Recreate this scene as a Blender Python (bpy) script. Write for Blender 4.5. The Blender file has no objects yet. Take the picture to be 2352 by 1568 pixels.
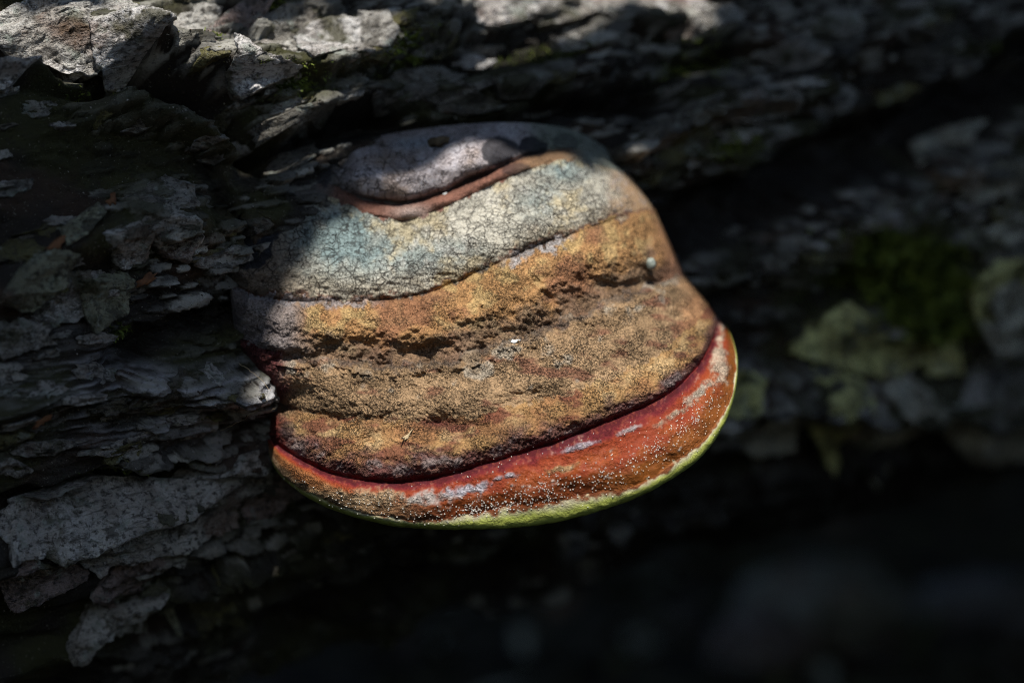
import bpy, math
import numpy as np
from mathutils import Vector

# ------------------------------------------------------------------ camera, sky, sun, exposure
scene = bpy.context.scene
C = scene.collection
RAD = math.radians
DIST = 0.90                      # camera to plane of focus (m); the frame is 0.32 m wide there
cam_data = bpy.data.cameras.new("camera")
cam = bpy.data.objects.new("camera", cam_data); C.objects.link(cam)
cam.location = (0, -DIST, 0); cam.rotation_euler = (RAD(90), 0, 0)
cam_data.sensor_width = 36.0
cam_data.lens = 36.0 * DIST / 0.32
cam_data.clip_start = 0.02; cam_data.clip_end = 400
cam_data.dof.use_dof = True
cam_data.dof.focus_distance = DIST - 0.002
cam_data.dof.aperture_fstop = 4.0
cam_data.dof.aperture_blades = 9
scene.camera = cam

SUN_EL, SUN_AZ = 53.0, 1.0      # degrees; azimuth measured from behind the camera towards the right
SUNV = np.array([math.cos(RAD(SUN_EL))*math.sin(RAD(SUN_AZ)), -math.cos(RAD(SUN_EL))*math.cos(RAD(SUN_AZ)), math.sin(RAD(SUN_EL))])
world = bpy.data.worlds.new("World"); scene.world = world; world.use_nodes = True
wn = world.node_tree
sky = wn.nodes.new("ShaderNodeTexSky"); sky.sky_type = 'NISHITA'; sky.sun_disc = False
sky.sun_elevation = RAD(SUN_EL); sky.sun_rotation = math.atan2(SUNV[0], SUNV[1])
wn.nodes["Background"].inputs[1].default_value = 0.15
wn.links.new(sky.outputs[0], wn.nodes["Background"].inputs[0])
sun_data = bpy.data.lights.new("sun", 'SUN'); sun_data.energy = 3.6; sun_data.angle = RAD(0.53)
sun_data.color = (1.0, 0.95, 0.88)
sun = bpy.data.objects.new("sun", sun_data); C.objects.link(sun)
sun.rotation_euler = Vector((-SUNV[0], -SUNV[1], -SUNV[2])).to_track_quat('-Z', 'Y').to_euler()
sun.location = (0.5, -2, 4)
scene.view_settings.view_transform = 'Standard'; scene.view_settings.look = 'None'
scene.view_settings.gamma = 1.0; scene.view_settings.use_curve_mapping = False
scene.view_settings.exposure = 0.85
scene.render.engine = 'CYCLES'
scene.cycles.use_denoising = True
scene.cycles.filter_width = 1.05
scene.cycles.denoising_prefilter = 'NONE'
scene.cycles.max_bounces = 5; scene.cycles.diffuse_bounces = 3; scene.cycles.glossy_bounces = 2

# ------------------------------------------------------------------ numpy helpers
rng = np.random.default_rng(11)
_perm = np.random.default_rng(5).permutation(256).astype(np.int32)
_perm = np.concatenate([_perm, _perm, _perm])
_g = np.random.default_rng(6).normal(size=(256, 3)); _g /= np.linalg.norm(_g, axis=1)[:, None]; _g = _g.astype(np.float32)

def perlin(x, y, z):
    x = np.asarray(x, np.float32); y = np.asarray(y, np.float32); z = np.broadcast_to(np.asarray(z, np.float32), x.shape)
    xi = np.floor(x).astype(np.int32); yi = np.floor(y).astype(np.int32); zi = np.floor(z).astype(np.int32)
    xf = x-xi; yf = y-yi; zf = z-zi
    u = xf*xf*xf*(xf*(xf*6-15)+10); v = yf*yf*yf*(yf*(yf*6-15)+10); w = zf*zf*zf*(zf*(zf*6-15)+10)
    xi &= 255; yi &= 255; zi &= 255
    def corner(a, b, c):
        h = _perm[_perm[_perm[(xi+a) & 255]+((yi+b) & 255)]+((zi+c) & 255)]
        g = _g[h]
        return g[..., 0]*(xf-a)+g[..., 1]*(yf-b)+g[..., 2]*(zf-c)
    L = lambda p, q, t: p+(q-p)*t
    a = L(L(corner(0, 0, 0), corner(1, 0, 0), u), L(corner(0, 1, 0), corner(1, 1, 0), u), v)
    b = L(L(corner(0, 0, 1), corner(1, 0, 1), u), L(corner(0, 1, 1), corner(1, 1, 1), u), v)
    return L(a, b, w)*1.6

def fbm(x, y, z, octaves=4, gain=0.5):
    t = 0; a = 1.0; s = 0; f = 1.0
    for o in range(octaves):
        t = t+a*perlin(np.asarray(x)*f+o*17.3, np.asarray(y)*f-o*9.1, np.asarray(z)*f+o*5.7); s += a; a *= gain; f *= 2.03
    return t/s

def ss(a, b, x):
    t = np.clip((np.asarray(x, float)-a)/(b-a), 0, 1); return t*t*(3-2*t)

def mixc(a, b, m):
    return a*(1-m[..., None])+np.asarray(b, np.float32)*m[..., None]

def grid_faces(nu, nv, close_u=False):
    """quads of a grid whose vertex index is row*nu+col"""
    r = np.arange(nv-1)[:, None]; c = np.arange(nu if close_u else nu-1)[None, :]
    c2 = (c+1) % nu
    return np.stack([r*nu+c, r*nu+c2, (r+1)*nu+c2, (r+1)*nu+c], -1).reshape(-1, 4)

def mesh_from(name, verts, faces, smooth=True):
    """faces: (n,4) or (n,3) int array, or a list of such arrays"""
    fl = faces if isinstance(faces, list) else [faces]
    me = bpy.data.meshes.new(name)
    verts = np.asarray(verts, np.float32)
    me.vertices.add(len(verts)); me.vertices.foreach_set("co", verts.ravel())
    nl = sum(f.size for f in fl); npoly = sum(len(f) for f in fl)
    me.loops.add(nl); me.polygons.add(npoly)
    me.loops.foreach_set("vertex_index", np.concatenate([f.ravel() for f in fl]).astype(np.int32))
    tot = np.concatenate([np.full(len(f), f.shape[1], np.int32) for f in fl])
    st = np.concatenate([[0], np.cumsum(tot)[:-1]]).astype(np.int32)
    me.polygons.foreach_set("loop_start", st)
    me.polygons.foreach_set("use_smooth", np.full(npoly, smooth, bool))
    me.update(calc_edges=True)
    return me

def set_col(me, name, rgb):
    a = me.attributes.new(name, 'FLOAT_COLOR', 'POINT')
    d = np.ones((len(rgb), 4), np.float32); d[:, :3] = rgb
    a.data.foreach_set("color", d.ravel())

def link(name, me, mat=None, parent=None, label=None, cat=None, group=None, kind=None, loc=None):
    o = bpy.data.objects.new(name, me); C.objects.link(o)
    if mat is not None and me is not None: me.materials.append(mat) if not me.materials else None
    if parent is not None: o.parent = parent
    if loc is not None: o.location = loc
    if label: o["label"] = label
    if cat: o["category"] = cat
    if group: o["group"] = group
    if kind: o["kind"] = kind
    return o

# picture position (in a 2352 x 1568 frame) + distance -> world
KPX = 0.32/2352/DIST
def unproj(px, py, y):
    d = np.asarray(y)+DIST
    return np.stack([(np.asarray(px)-1176)*KPX*d, np.asarray(y)+0*d, (784-np.asarray(py))*KPX*d], -1)

# ------------------------------------------------------------------ materials
class NT:
    def __init__(self, name):
        self.m = bpy.data.materials.new(name); self.m.use_nodes = True
        self.t = self.m.node_tree; self.b = self.t.nodes["Principled BSDF"]
    def n(self, typ, **kw):
        nd = self.t.nodes.new(typ)
        for k, v in kw.items():
            if k.startswith("in_"):
                key = k[3:]; key = int(key) if key.isdigit() else key.replace("_", " ")
                if hasattr(v, "is_output"): self.t.links.new(v, nd.inputs[key])
                else: nd.inputs[key].default_value = v
            else: setattr(nd, k, v)
        return nd
    def l(self, a, b): self.t.links.new(a, b)
    def math(self, op, a, b=0.0, c=None, clamp=False):
        nd = self.t.nodes.new("ShaderNodeMath"); nd.operation = op; nd.use_clamp = clamp
        for i, v in enumerate((a, b, c)):
            if v is None: continue
            if hasattr(v, "is_output"): self.l(v, nd.inputs[i])
            else: nd.inputs[i].default_value = v
        return nd.outputs[0]
    def rng(self, v, a, b, c=0.0, d=1.0, smooth=True):
        nd = self.t.nodes.new("ShaderNodeMapRange"); nd.interpolation_type = 'SMOOTHSTEP' if smooth else 'LINEAR'
        self.l(v, nd.inputs[0])
        for i, q in enumerate((a, b, c, d)): nd.inputs[i+1].default_value = q
        return nd.outputs[0]
    def mix(self, f, a, b, blend='MIX'):
        nd = self.t.nodes.new("ShaderNodeMix"); nd.data_type = 'RGBA'; nd.blend_type = blend
        for i, v in ((0, f), (6, a), (7, b)):
            if hasattr(v, "is_output"): self.l(v, nd.inputs[i])
            elif i == 0: nd.inputs[0].default_value = v
            else: nd.inputs[i].default_value = (*v, 1.0)
        return nd.outputs[2]
    def noise(self, vec, scale, detail=4.0, rough=0.55, dist=0.0):
        nd = self.n("ShaderNodeTexNoise", in_Scale=scale, in_Detail=detail, in_Roughness=rough, in_Distortion=dist)
        self.l(vec, nd.inputs["Vector"]); return nd.outputs[0]
    def bump(self, h, strength, dist, prev=None):
        nd = self.n("ShaderNodeBump", in_Strength=strength, in_Distance=dist)
        self.l(h, nd.inputs["Height"])
        if prev is not None: self.l(prev, nd.inputs["Normal"])
        return nd.outputs[0]

def mat_conk():
    N = NT("conk_surface"); b = N.b
    pos = N.n("ShaderNodeTexCoord").outputs["Object"]
    col = N.n("ShaderNodeAttribute", attribute_name="Col").outputs["Color"]
    par = N.n("ShaderNodeAttribute", attribute_name="Par").outputs["Color"]
    sep = N.n("ShaderNodeSeparateColor"); N.l(par, sep.inputs[0])
    crack_a, grain_a, gloss_a = sep.outputs
    # warped coordinates for the crackle
    wv = N.n("ShaderNodeTexNoise", in_Scale=420.0, in_Detail=3.0); N.l(pos, wv.inputs["Vector"])
    wadd = N.n("ShaderNodeVectorMath", operation='MULTIPLY_ADD'); N.l(wv.outputs["Color"], wadd.inputs[0])
    wadd.inputs[1].default_value = (0.0022,)*3; N.l(pos, wadd.inputs[2])
    v1 = N.n("ShaderNodeTexVoronoi", feature='DISTANCE_TO_EDGE', in_Scale=950.0); N.l(wadd.outputs[0], v1.inputs["Vector"])
    v2 = N.n("ShaderNodeTexVoronoi", feature='DISTANCE_TO_EDGE', in_Scale=200.0); N.l(wadd.outputs[0], v2.inputs["Vector"])
    gate = N.rng(N.noise(pos, 130.0, 2.0), 0.40, 0.58)
    v3 = N.n("ShaderNodeTexVoronoi", feature='DISTANCE_TO_EDGE', in_Scale=580.0); N.l(wadd.outputs[0], v3.inputs["Vector"])
    sel = N.rng(N.noise(pos, 75.0, 3.0), 0.46, 0.56)
    dd = N.math('ADD', N.math('MULTIPLY', v1.outputs["Distance"], sel), N.math('MULTIPLY', N.math('MULTIPLY', v3.outputs["Distance"], 1.5), N.math('SUBTRACT', 1.0, sel)))
    c1 = N.rng(dd, 0.0, 0.14)          # 0 in the crack, 1 on the tile
    c2 = N.math('MAXIMUM', N.rng(v2.outputs["Distance"], 0.0, 0.05), gate)
    g1 = N.rng(N.noise(pos, 330.0, 2.0), 0.36, 0.6, 1.0, 0.25)   # cracks come and go
    c1 = N.math('SUBTRACT', 1.0, N.math('MULTIPLY', N.math('SUBTRACT', 1.0, c1), g1))
    cr = N.math('MULTIPLY', c1, c2)
    crk = N.math('SUBTRACT', 1.0, N.math('MULTIPLY', crack_a, N.math('SUBTRACT', 1.0, cr)))
    # granular felt, worn smoother in places
    worn = N.rng(N.noise(pos, 110.0, 4.0, 0.6), 0.36, 0.60, 0.35, 1.1)
    grain_a = N.math('MULTIPLY', grain_a, worn)
    n1 = N.noise(pos, 1500.0, 2.0, 0.5, 0.6); n2 = N.noise(pos, 3000.0, 2.0, 0.6)
    gr = N.math('ADD', N.math('MULTIPLY', n1, 0.65), N.math('MULTIPLY', n2, 0.35))
    grv = N.rng(gr, 0.42, 0.60, 0.30, 1.40)
    grm = N.math('ADD', N.math('MULTIPLY', N.math('SUBTRACT', grv, 1.0), grain_a), 1.0)
    cc = N.mix(1.0, col, col)
    vm = N.n("ShaderNodeVectorMath", operation='SCALE'); N.l(col, vm.inputs[0]); N.l(grm, vm.inputs["Scale"])
    dark = N.mix(N.math('MULTIPLY', N.math('SUBTRACT', 1.0, crk), 0.85, clamp=True), vm.outputs[0], (0.020, 0.014, 0.012))
    N.l(dark, b.inputs["Base Color"])
    rough = N.math('SUBTRACT', 0.85, N.math('MULTIPLY', gloss_a, 0.42)); N.l(rough, b.inputs["Roughness"])
    N.l(N.math('ADD', 0.18, N.math('MULTIPLY', gloss_a, 0.02)), b.inputs["Specular IOR Level"])
    h = N.math('ADD', crk, 0.0)
    nb = N.bump(h, 1.0, 0.00055)
    hg = N.math('MULTIPLY', gr, grain_a)
    nb = N.bump(hg, 1.0, 0.0022, nb)
    nb = N.bump(N.noise(pos, 520.0, 3.0), 0.35, 0.0008, nb)
    N.l(nb, b.inputs["Normal"])
    return N.m

def mat_plate():
    N = NT("bark_flake"); b = N.b
    geo = N.n("ShaderNodeNewGeometry").outputs["Position"]
    oi = N.n("ShaderNodeObjectInfo")
    mp = N.n("ShaderNodeMapping"); N.l(geo, mp.inputs["Vector"]); mp.inputs["Rotation"].default_value = (0, RAD(12), RAD(-30))
    mp2 = N.n("ShaderNodeMapping"); N.l(mp.outputs[0], mp2.inputs["Vector"]); mp2.inputs["Scale"].default_value = (0.22, 1, 1)
    big = N.noise(geo, 60.0, 5.0, 0.62)
    fine = N.noise(geo, 520.0, 4.0, 0.65)
    fib = N.noise(mp2.outputs[0], 700.0, 4.0, 0.6)
    c = N.mix(N.rng(big, 0.36, 0.62), N.mix(1.0, oi.outputs["Color"], (0.62, 0.58, 0.55), 'MULTIPLY'), oi.outputs["Color"])
    c = N.mix(N.rng(fine, 0.50, 0.66, 0.0, 0.85), c, (0.030, 0.026, 0.022))
    c = N.mix(N.rng(fib, 0.53, 0.68, 0.0, 0.7), c, (0.040, 0.034, 0.028))
    c = N.mix(N.rng(N.noise(geo, 95.0, 6.0, 0.7), 0.53, 0.62, 0.0, 0.75), c, (0.050, 0.044, 0.034))
    c = N.mix(N.rng(N.noise(geo, 150.0, 4.0, 0.6), 0.57, 0.66, 0.0, 0.7), c, (0.30, 0.33, 0.29))    # crustose lichen
    c = N.mix(N.rng(N.noise(geo, 38.0, 5.0, 0.65), 0.55, 0.64, 0.0, 0.85), c, (0.045, 0.042, 0.014))  # algae and moss film
    c = N.mix(N.rng(N.noise(geo, 26.0, 3.0, 0.6), 0.60, 0.68, 0.0, 0.55), c, (0.16, 0.085, 0.055))   # bare cork
    N.l(c, b.inputs["Base Color"])
    b.inputs["Roughness"].default_value = 0.66; b.inputs["Specular IOR Level"].default_value = 0.38
    nb = N.bump(fib, 1.0, 0.0018); nb = N.bump(fine, 1.0, 0.0014, nb); nb = N.bump(N.noise(geo, 170.0, 5.0, .65), 1.0, 0.003, nb)
    N.l(nb, b.inputs["Normal"])
    return N.m

def mat_body():
    N = NT("inner_bark_surface"); b = N.b
    geo = N.n("ShaderNodeNewGeometry").outputs["Position"]
    col = N.n("ShaderNodeAttribute", attribute_name="Col").outputs["Color"]
    fine = N.noise(geo, 600.0, 4.0, 0.65)
    c = N.mix(N.rng(fine, 0.50, 0.72, 0.0, 0.7), col, (0.022, 0.018, 0.015))
    c = N.mix(N.rng(N.noise(geo, 1100.0, 2.0), 0.66, 0.72, 0.0, 0.8), c, (0.22, 0.21, 0.18))
    N.l(c, b.inputs["Base Color"])
    b.inputs["Roughness"].default_value = 0.75; b.inputs["Specular IOR Level"].default_value = 0.3
    nb = N.bump(fine, 0.9, 0.0012); nb = N.bump(N.noise(geo, 1500.0, 3.0), 0.6, 0.0006, nb)
    N.l(nb, b.inputs["Normal"])
    return N.m

def mat_simple(name, rgb, rough=0.7, var=0.35, scale=200.0, spec=0.3, bump=0.0005, rgb2=None):
    N = NT(name); b = N.b
    pos = N.n("ShaderNodeNewGeometry").outputs["Position"]
    f = N.noise(pos, scale, 4.0, 0.6)
    lo = tuple(c*(1-var) for c in rgb); hi = tuple(min(1, c*(1+var)) for c in (rgb2 or rgb))
    N.l(N.mix(N.rng(f, 0.35, 0.65), lo, hi), b.inputs["Base Color"])
    b.inputs["Roughness"].default_value = rough; b.inputs["Specular IOR Level"].default_value = spec
    N.l(N.bump(N.noise(pos, scale*3, 3.0), 0.6, bump), b.inputs["Normal"])
    return N.m

M_CONK = mat_conk(); M_PLATE = mat_plate(); M_BODY = mat_body()

# ------------------------------------------------------------------ the fallen log: frame of reference
R = 0.15
AX = np.array([math.cos(RAD(10.4))*math.cos(RAD(30)), math.cos(RAD(10.4))*math.sin(RAD(30)), math.sin(RAD(10.4))])
N0 = np.array([0., -1., 0.]); N0 = N0-AX*np.dot(N0, AX); N0 /= np.linalg.norm(N0)
E2 = np.cross(AX, N0); E2 = E2 if E2[2] > 0 else -E2
C0 = np.array([0.0, 0.238, 0.06])

def log_point(s, t, h):
    th = np.asarray(t)/R; r = R+np.asarray(h)
    n = np.cos(th)[..., None]*N0+np.sin(th)[..., None]*E2
    return C0+np.asarray(s)[..., None]*AX+n*r[..., None]

def px_to_st(px, py, h=0.0):
    """where the view ray through a picture position meets the log at radius R+h"""
    px = np.asarray(px, float); py = np.asarray(py, float)
    d = np.stack([(px-1176)*KPX, np.ones_like(px), (784-py)*KPX], -1); d /= np.linalg.norm(d, axis=-1)[..., None]
    o = np.array([0, -DIST, 0.])-C0
    dp = d-(d@AX)[..., None]*AX; op = o-np.dot(o, AX)*AX
    a = (dp*dp).sum(-1); bq = 2*(dp@op); c = np.dot(op, op)-(R+h)**2
    disc = np.maximum(bq*bq-4*a*c, 0)
    k = (-bq-np.sqrt(disc))/(2*a)
    p = o+d*k[..., None]
    return p@AX, R*np.arctan2(p@E2, p@N0)

# ridges and clefts of the bark: (crest points in the picture, upper half width, lower half width, height) in metres
RIDGES = [
    ([(-260, 200), (0, 140), (130, 118), (250, 100), (375, 52)], .022, .0040, .022),
    ([(395, 130), (520, 160), (700, 160), (860, 118), (930, 80), (1100, 30)], .018, .0045, .016),
    ([(285, 225), (430, 285), (550, 315), (700, 262), (850, 210)], .015, .0045, .013),
    ([(850, 205), (1000, 228), (1200, 226), (1330, 195), (1430, 120)], .014, .005, .011),
    ([(-260, 290), (0, 280), (200, 280), (400, 345), (520, 400)], .013, .011, -.030),
    ([(560, 390), (760, 310), (950, 275), (1150, 272), (1350, 270), (1450, 250)], .006, .010, -.014),
    ([(-260, 900), (0, 690), (120, 600), (250, 545), (370, 500), (490, 480)], .015, .012, .016),
    ([(-260, 990), (0, 940), (150, 905), (300, 885), (450, 890), (612, 905)], .009, .009, .014),
    ([(200, 815), (350, 745), (500, 700), (590, 690)], .008, .010, -.016),
    ([(480, 420), (530, 560), (560, 700)], .010, .020, -.012),
    ([(-260, 1190), (0, 1100), (150, 1055), (400, 1035), (630, 1005)], .006, .008, -.014),
    ([(-260, 1420), (0, 1320), (200, 1255), (400, 1180), (600, 1095), (740, 1040)], .014, .005, .012),
    ([(-260, 1640), (150, 1500), (400, 1385), (600, 1290)], .010, .006, .007),
    ([(-260, 1500), (100, 1420), (300, 1350), (560, 1230)], .005, .006, -.014),
    ([(600, 1330), (800, 1260), (1300, 1180), (1650, 1090)], .020, .030, -.016),
    ([(1440, 360), (1560, 295), (1700, 250), (1850, 210), (1960, 185)], .017, .0045, .020),
    ([(1480, 60), (1700, 85), (1900, 135), (2050, 85), (2250, 20)], .016, .006, .012),
    ([(1440, 490), (1600, 440), (1800, 350), (2000, 295), (2200, 190), (2500, 70)], .011, .022, -.032),
    ([(1300, 250), (1450, 230), (1560, 190), (1640, 150)], .006, .006, -.010),
    ([(1850, 560), (2100, 440), (2352, 340), (2600, 270)], .018, .025, .007),
    ([(1640, 970), (1850, 930), (2000, 955), (2200, 960), (2500, 930)], .018, .005, .014),
    ([(1600, 760), (1800, 700), (1950, 640)], .010, .014, -.008),
]
_rid = []
for pts, wu, wl, h in RIDGES:
    p = np.array(pts, float); s_, t_ = px_to_st(p[:, 0], p[:, 1], h)
    o = np.argsort(s_); _rid.append((s_[o], t_[o], wu, wl, h))

def h_low(s, t):
    s = np.asarray(s, np.float32); t = np.asarray(t, np.float32)
    wob = 0.004*perlin(s*28, t*28, 3.3)+0.0015*perlin(s*110, t*110, 1.3)
    f = perlin(s*9, t*40, 0.7)*0.6+perlin(s*20, t*75, 4.2)*0.4
    h = 0.009*(0.40-np.abs(f)*1.9)+0.0045*fbm(s*22, t*60, 9.1, 3)
    for sl, tl, wu, wl, hh in _rid:
        tc = np.interp(s, sl, tl)+wob
        fade = ss(sl[0]-.012, sl[0]+.006, s)*(1-ss(sl[-1]-.006, sl[-1]+.010, s))
        q = t-tc
        w = np.where(q > 0, wu, wl)
        a = np.clip(np.abs(q)/w, 0, 1)
        h = h+hh*fade*(1-a*a*(3-2*a))
    return h

def px_on_bark(px, py, lift=0.0):
    """picture position -> (s, t) on the relief of the bark"""
    h = np.zeros(np.shape(px))
    for _ in range(4):
        s, t = px_to_st(px, py, 0) if _ == 0 else px_to_st_h(px, py, h)
        h = h_low(s, t)+lift
    return s, t
def px_to_st_h(px, py, h):
    px = np.atleast_1d(px); py = np.atleast_1d(py); h = np.atleast_1d(h)
    r = [px_to_st(np.array([a]), np.array([b]), float(c)) for a, b, c in zip(px.ravel(), py.ravel(), h.ravel())]
    return np.array([q[0][0] for q in r]), np.array([q[1][0] for q in r])

fallen_log = link("fallen_log", None, label="fallen conifer log with flaky grey bark that the banded conk grows on", cat="log",
                  loc=tuple(C0+AX*(-0.2)-np.array([0, 0, R])))
LOGLOC = np.array(fallen_log.location)

# non-uniform grid: half a millimetre where the picture shows it, coarse elsewhere
def axis_grid(lo, a, b, hi, fine, coarse):
    left = a-np.cumsum(np.geomspace(fine, coarse, 40)); left = left[left > lo]
    right = b+np.cumsum(np.geomspace(fine, coarse, 40)); right = right[right < hi]
    return np.concatenate([[lo], left[::-1], np.arange(a, b, fine), right, [hi]])
sg = axis_grid(-1.05, -0.235, 0.285, 1.25, 0.00062, 0.03)
half = math.pi*R
tg = axis_grid(-half, -0.225, 0.085, half-0.0005, 0.00055, 0.02)
S, T = np.meshgrid(sg, tg)
S = S.astype(np.float32); T = T.astype(np.float32)
HL = h_low(S, T)
# lumpy, broken cork under the scales
lump1 = 1-2*np.abs(fbm(S*75, T*150, 15.2, 3)); lump2 = 1-2*np.abs(fbm(S*210, T*330, 25.2, 3))
H = HL+(.0016*lump1+.0010*lump2+.0022*fbm(S*45, T*95, 33.3, 3)).astype(np.float32)
# scales of bark stacked on the body, small ones
nfA = fbm(S*160, T*260, 2.2, 3); nfB = perlin(S*420, T*520, 7.7)
tint = np.zeros(S.shape, np.float32); flake = np.zeros(S.shape, np.float32)
NF = 11000
cs = rng.uniform(-0.235, 0.285, NF); ct = rng.uniform(-0.225, 0.085, NF)
for i in range(NF):
    a = rng.uniform(.0015, .006)*(0.5+0.8*rng.random()); bb = a*rng.uniform(.18, .45)
    i0, i1 = np.searchsorted(sg, (cs[i]-a*1.4, cs[i]+a*1.4)); j0, j1 = np.searchsorted(tg, (ct[i]-bb*1.5, ct[i]+bb*1.5))
    if i1-i0 < 3 or j1-j0 < 3: continue
    sub = (slice(j0, j1), slice(i0, i1))
    ds = (S[sub]-cs[i])/a; dt = (T[sub]-ct[i])/bb
    d = np.sqrt(ds*ds+dt*dt)+0.55*nfA[sub]+0.25*nfB[sub]
    ins = d < 1
    if not ins.any(): continue
    hc = H[(j0+j1)//2, (i0+i1)//2]; hl0 = HL[(j0+j1)//2, (i0+i1)//2]
    if hl0 < -.001 and rng.random() < .55: continue
    under = (ct[i] < -.115 and rng.random() < .8) or hl0 < -.004  # flakes low down and in clefts tinted darker, shade put into their colour
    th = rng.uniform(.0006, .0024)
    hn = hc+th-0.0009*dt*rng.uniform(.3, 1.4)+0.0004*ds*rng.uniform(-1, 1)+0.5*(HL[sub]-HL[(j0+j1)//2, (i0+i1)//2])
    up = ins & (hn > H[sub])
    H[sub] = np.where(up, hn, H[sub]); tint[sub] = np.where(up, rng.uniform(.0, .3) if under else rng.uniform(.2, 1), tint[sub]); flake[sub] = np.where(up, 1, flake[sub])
# layered fibres along the grain, strongest on the fibrous ridge left of the conk
fs, ft = px_to_st(np.array([0., 300, 600]), np.array([940., 900, 910]), .01)
fib_m = np.exp(-((T-np.interp(S, fs, ft))/.014)**2)*(1-ss(fs[-1], fs[-1]+.01, S))
warp = 0.0035*perlin(S*45, T*60, 5.5)
fibre = 1-np.abs(perlin(S*38, (T+warp)*640, 8.8))*2
H += 0.0003*perlin(S*60, T*700, 3.1)+0.0017*fib_m*fibre*(0.5+0.8*ss(-.3, .3, perlin(S*60, T*80, 2.0)))
H += 0.0006*fbm(S*380, T*480, 6.1, 3)
P = log_point(S, T, H)
n1 = fbm(S*40, T*60, 4.4, 4); n2 = fbm(S*25, T*32, 12.4, 4)
col = np.empty(S.shape+(3,), np.float32); col[:] = (0.022, 0.018, 0.014)
col = mixc(col, (0.045, 0.028, 0.018), ss(0.05, 0.35, n1))
col = mixc(col, (0.035, 0.036, 0.012), ss(0.02, 0.25, n2)*0.8)
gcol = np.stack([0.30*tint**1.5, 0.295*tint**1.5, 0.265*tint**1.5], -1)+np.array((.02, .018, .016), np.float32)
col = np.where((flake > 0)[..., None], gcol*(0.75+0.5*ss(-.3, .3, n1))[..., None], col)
col = mixc(col, (0.40, 0.40, 0.42), np.clip(fib_m*ss(.35, .95, fibre), 0, 1)*0.85)
col = mixc(col, (0.036, 0.036, 0.010), ss(-0.05, 0.25, n2)*0.75)
cleft_dark = ss(-.002, -.010, HL) if False else 1-ss(-.010, -.001, HL)                     # dark dirt and moss of the clefts, with their shade painted in
col = mixc(col, (0.014, 0.011, 0.008), (cleft_dark*.9*(1-.5*ss(.1, .3, n1))).astype(np.float32))
col = mixc(col, (0.012, 0.010, 0.007), ((1-ss(-.150, -.110, T+.03*n1))*ss(-.06, .02, S+.05*n2)*.9).astype(np.float32))   # deep shade below the conk painted into the underside
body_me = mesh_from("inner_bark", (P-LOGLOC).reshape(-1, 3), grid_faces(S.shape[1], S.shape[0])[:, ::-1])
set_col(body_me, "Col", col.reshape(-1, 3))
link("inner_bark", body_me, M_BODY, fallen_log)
from_body = (sg, tg, H)

# ------------------------------------------------------------------ the conk
U = 620
w = np.linspace(0, 1, U)
ug = 0.55*w+0.45*(0.5-0.5*np.cos(math.pi*w))
CONT = [
 ("top", [(585, 452), (640, 418), (715, 385), (790, 335), (870, 312), (960, 296), (1050, 286), (1150, 280), (1250, 284), (1330, 300), (1390, 338), (1420, 370)], .046),
 ("lobe", [(545, 500), (620, 455), (700, 425), (760, 420), (800, 440), (840, 458), (900, 467), (960, 462), (1010, 447), (1080, 415), (1150, 385), (1200, 365), (1240, 350), (1300, 338), (1370, 352), (1425, 385)], .030),
 ("roll", [(528, 545), (610, 490), (700, 455), (770, 452), (820, 480), (870, 500), (930, 508), (990, 490), (1050, 465), (1110, 435), (1170, 405), (1230, 385), (1290, 365), (1360, 372), (1445, 402)], .026),
 ("teal", [(524, 640), (550, 662), (600, 680), (660, 688), (730, 691), (800, 693), (880, 692), (950, 680), (1020, 660), (1100, 625), (1180, 590), (1250, 560), (1320, 535), (1390, 508), (1450, 490), (1505, 482)], .013),
 ("ochre", [(540, 778), (590, 800), (640, 812), (700, 817), (760, 822), (830, 832), (900, 836), (980, 830), (1050, 815), (1120, 800), (1200, 772), (1290, 732), (1380, 692), (1450, 665), (1510, 645), (1572, 632)], .005),
 ("dust", [(622, 925), (650, 932), (700, 945), (800, 962), (900, 966), (960, 960), (1000, 970), (1100, 952), (1200, 930), (1300, 903), (1400, 876), (1500, 832), (1560, 780), (1610, 725), (1626, 695)], -.006),
 ("red", [(609, 1000), (630, 1015), (655, 1035), (700, 1062), (760, 1088), (830, 1103), (900, 1109), (970, 1104), (1050, 1086), (1130, 1063), (1200, 1042), (1280, 1016), (1360, 986), (1430, 956), (1500, 925), (1560, 888), (1600, 850), (1630, 800), (1645, 760), (1652, 735)], -.009),
 ("rim", [(611, 1020), (628, 1070), (655, 1100), (700, 1132), (760, 1160), (830, 1184), (900, 1197), (960, 1199), (1040, 1192), (1100, 1181), (1170, 1168), (1250, 1166), (1340, 1152), (1420, 1136), (1480, 1115), (1550, 1076), (1610, 1030), (1650, 980), (1680, 920), (1692, 860), (1688, 800), (1672, 757)], -.0135),
 ("edge", [(612, 1030), (630, 1075), (650, 1100), (690, 1133), (740, 1162), (810, 1187), (880, 1205), (960, 1215), (1050, 1218), (1150, 1215), (1240, 1206), (1320, 1191), (1400, 1167), (1480, 1137), (1550, 1097), (1610, 1052), (1650, 1002), (1677, 950), (1692, 890), (1696, 830), (1686, 785), (1668, 748)], -.0100),
]
def resample(pts, u):
    p = np.array(pts, float)
    for _ in range(2):                                     # round the corners off the traced line
        q = np.empty((len(p)*2-2, 2)); q[0::2] = p[:-1]*.75+p[1:]*.25; q[1::2] = p[:-1]*.25+p[1:]*.75
        p = np.vstack([p[:1], q, p[-1:]])
    L = np.concatenate([[0], np.cumsum(np.linalg.norm(np.diff(p, axis=0), axis=1))]); L /= L[-1]
    return np.stack([np.interp(u, L, p[:, 0]), np.interp(u, L, p[:, 1])], -1)
CK = np.array([resample(c[1], ug) for c in CONT])        # contour, column, xy
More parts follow.
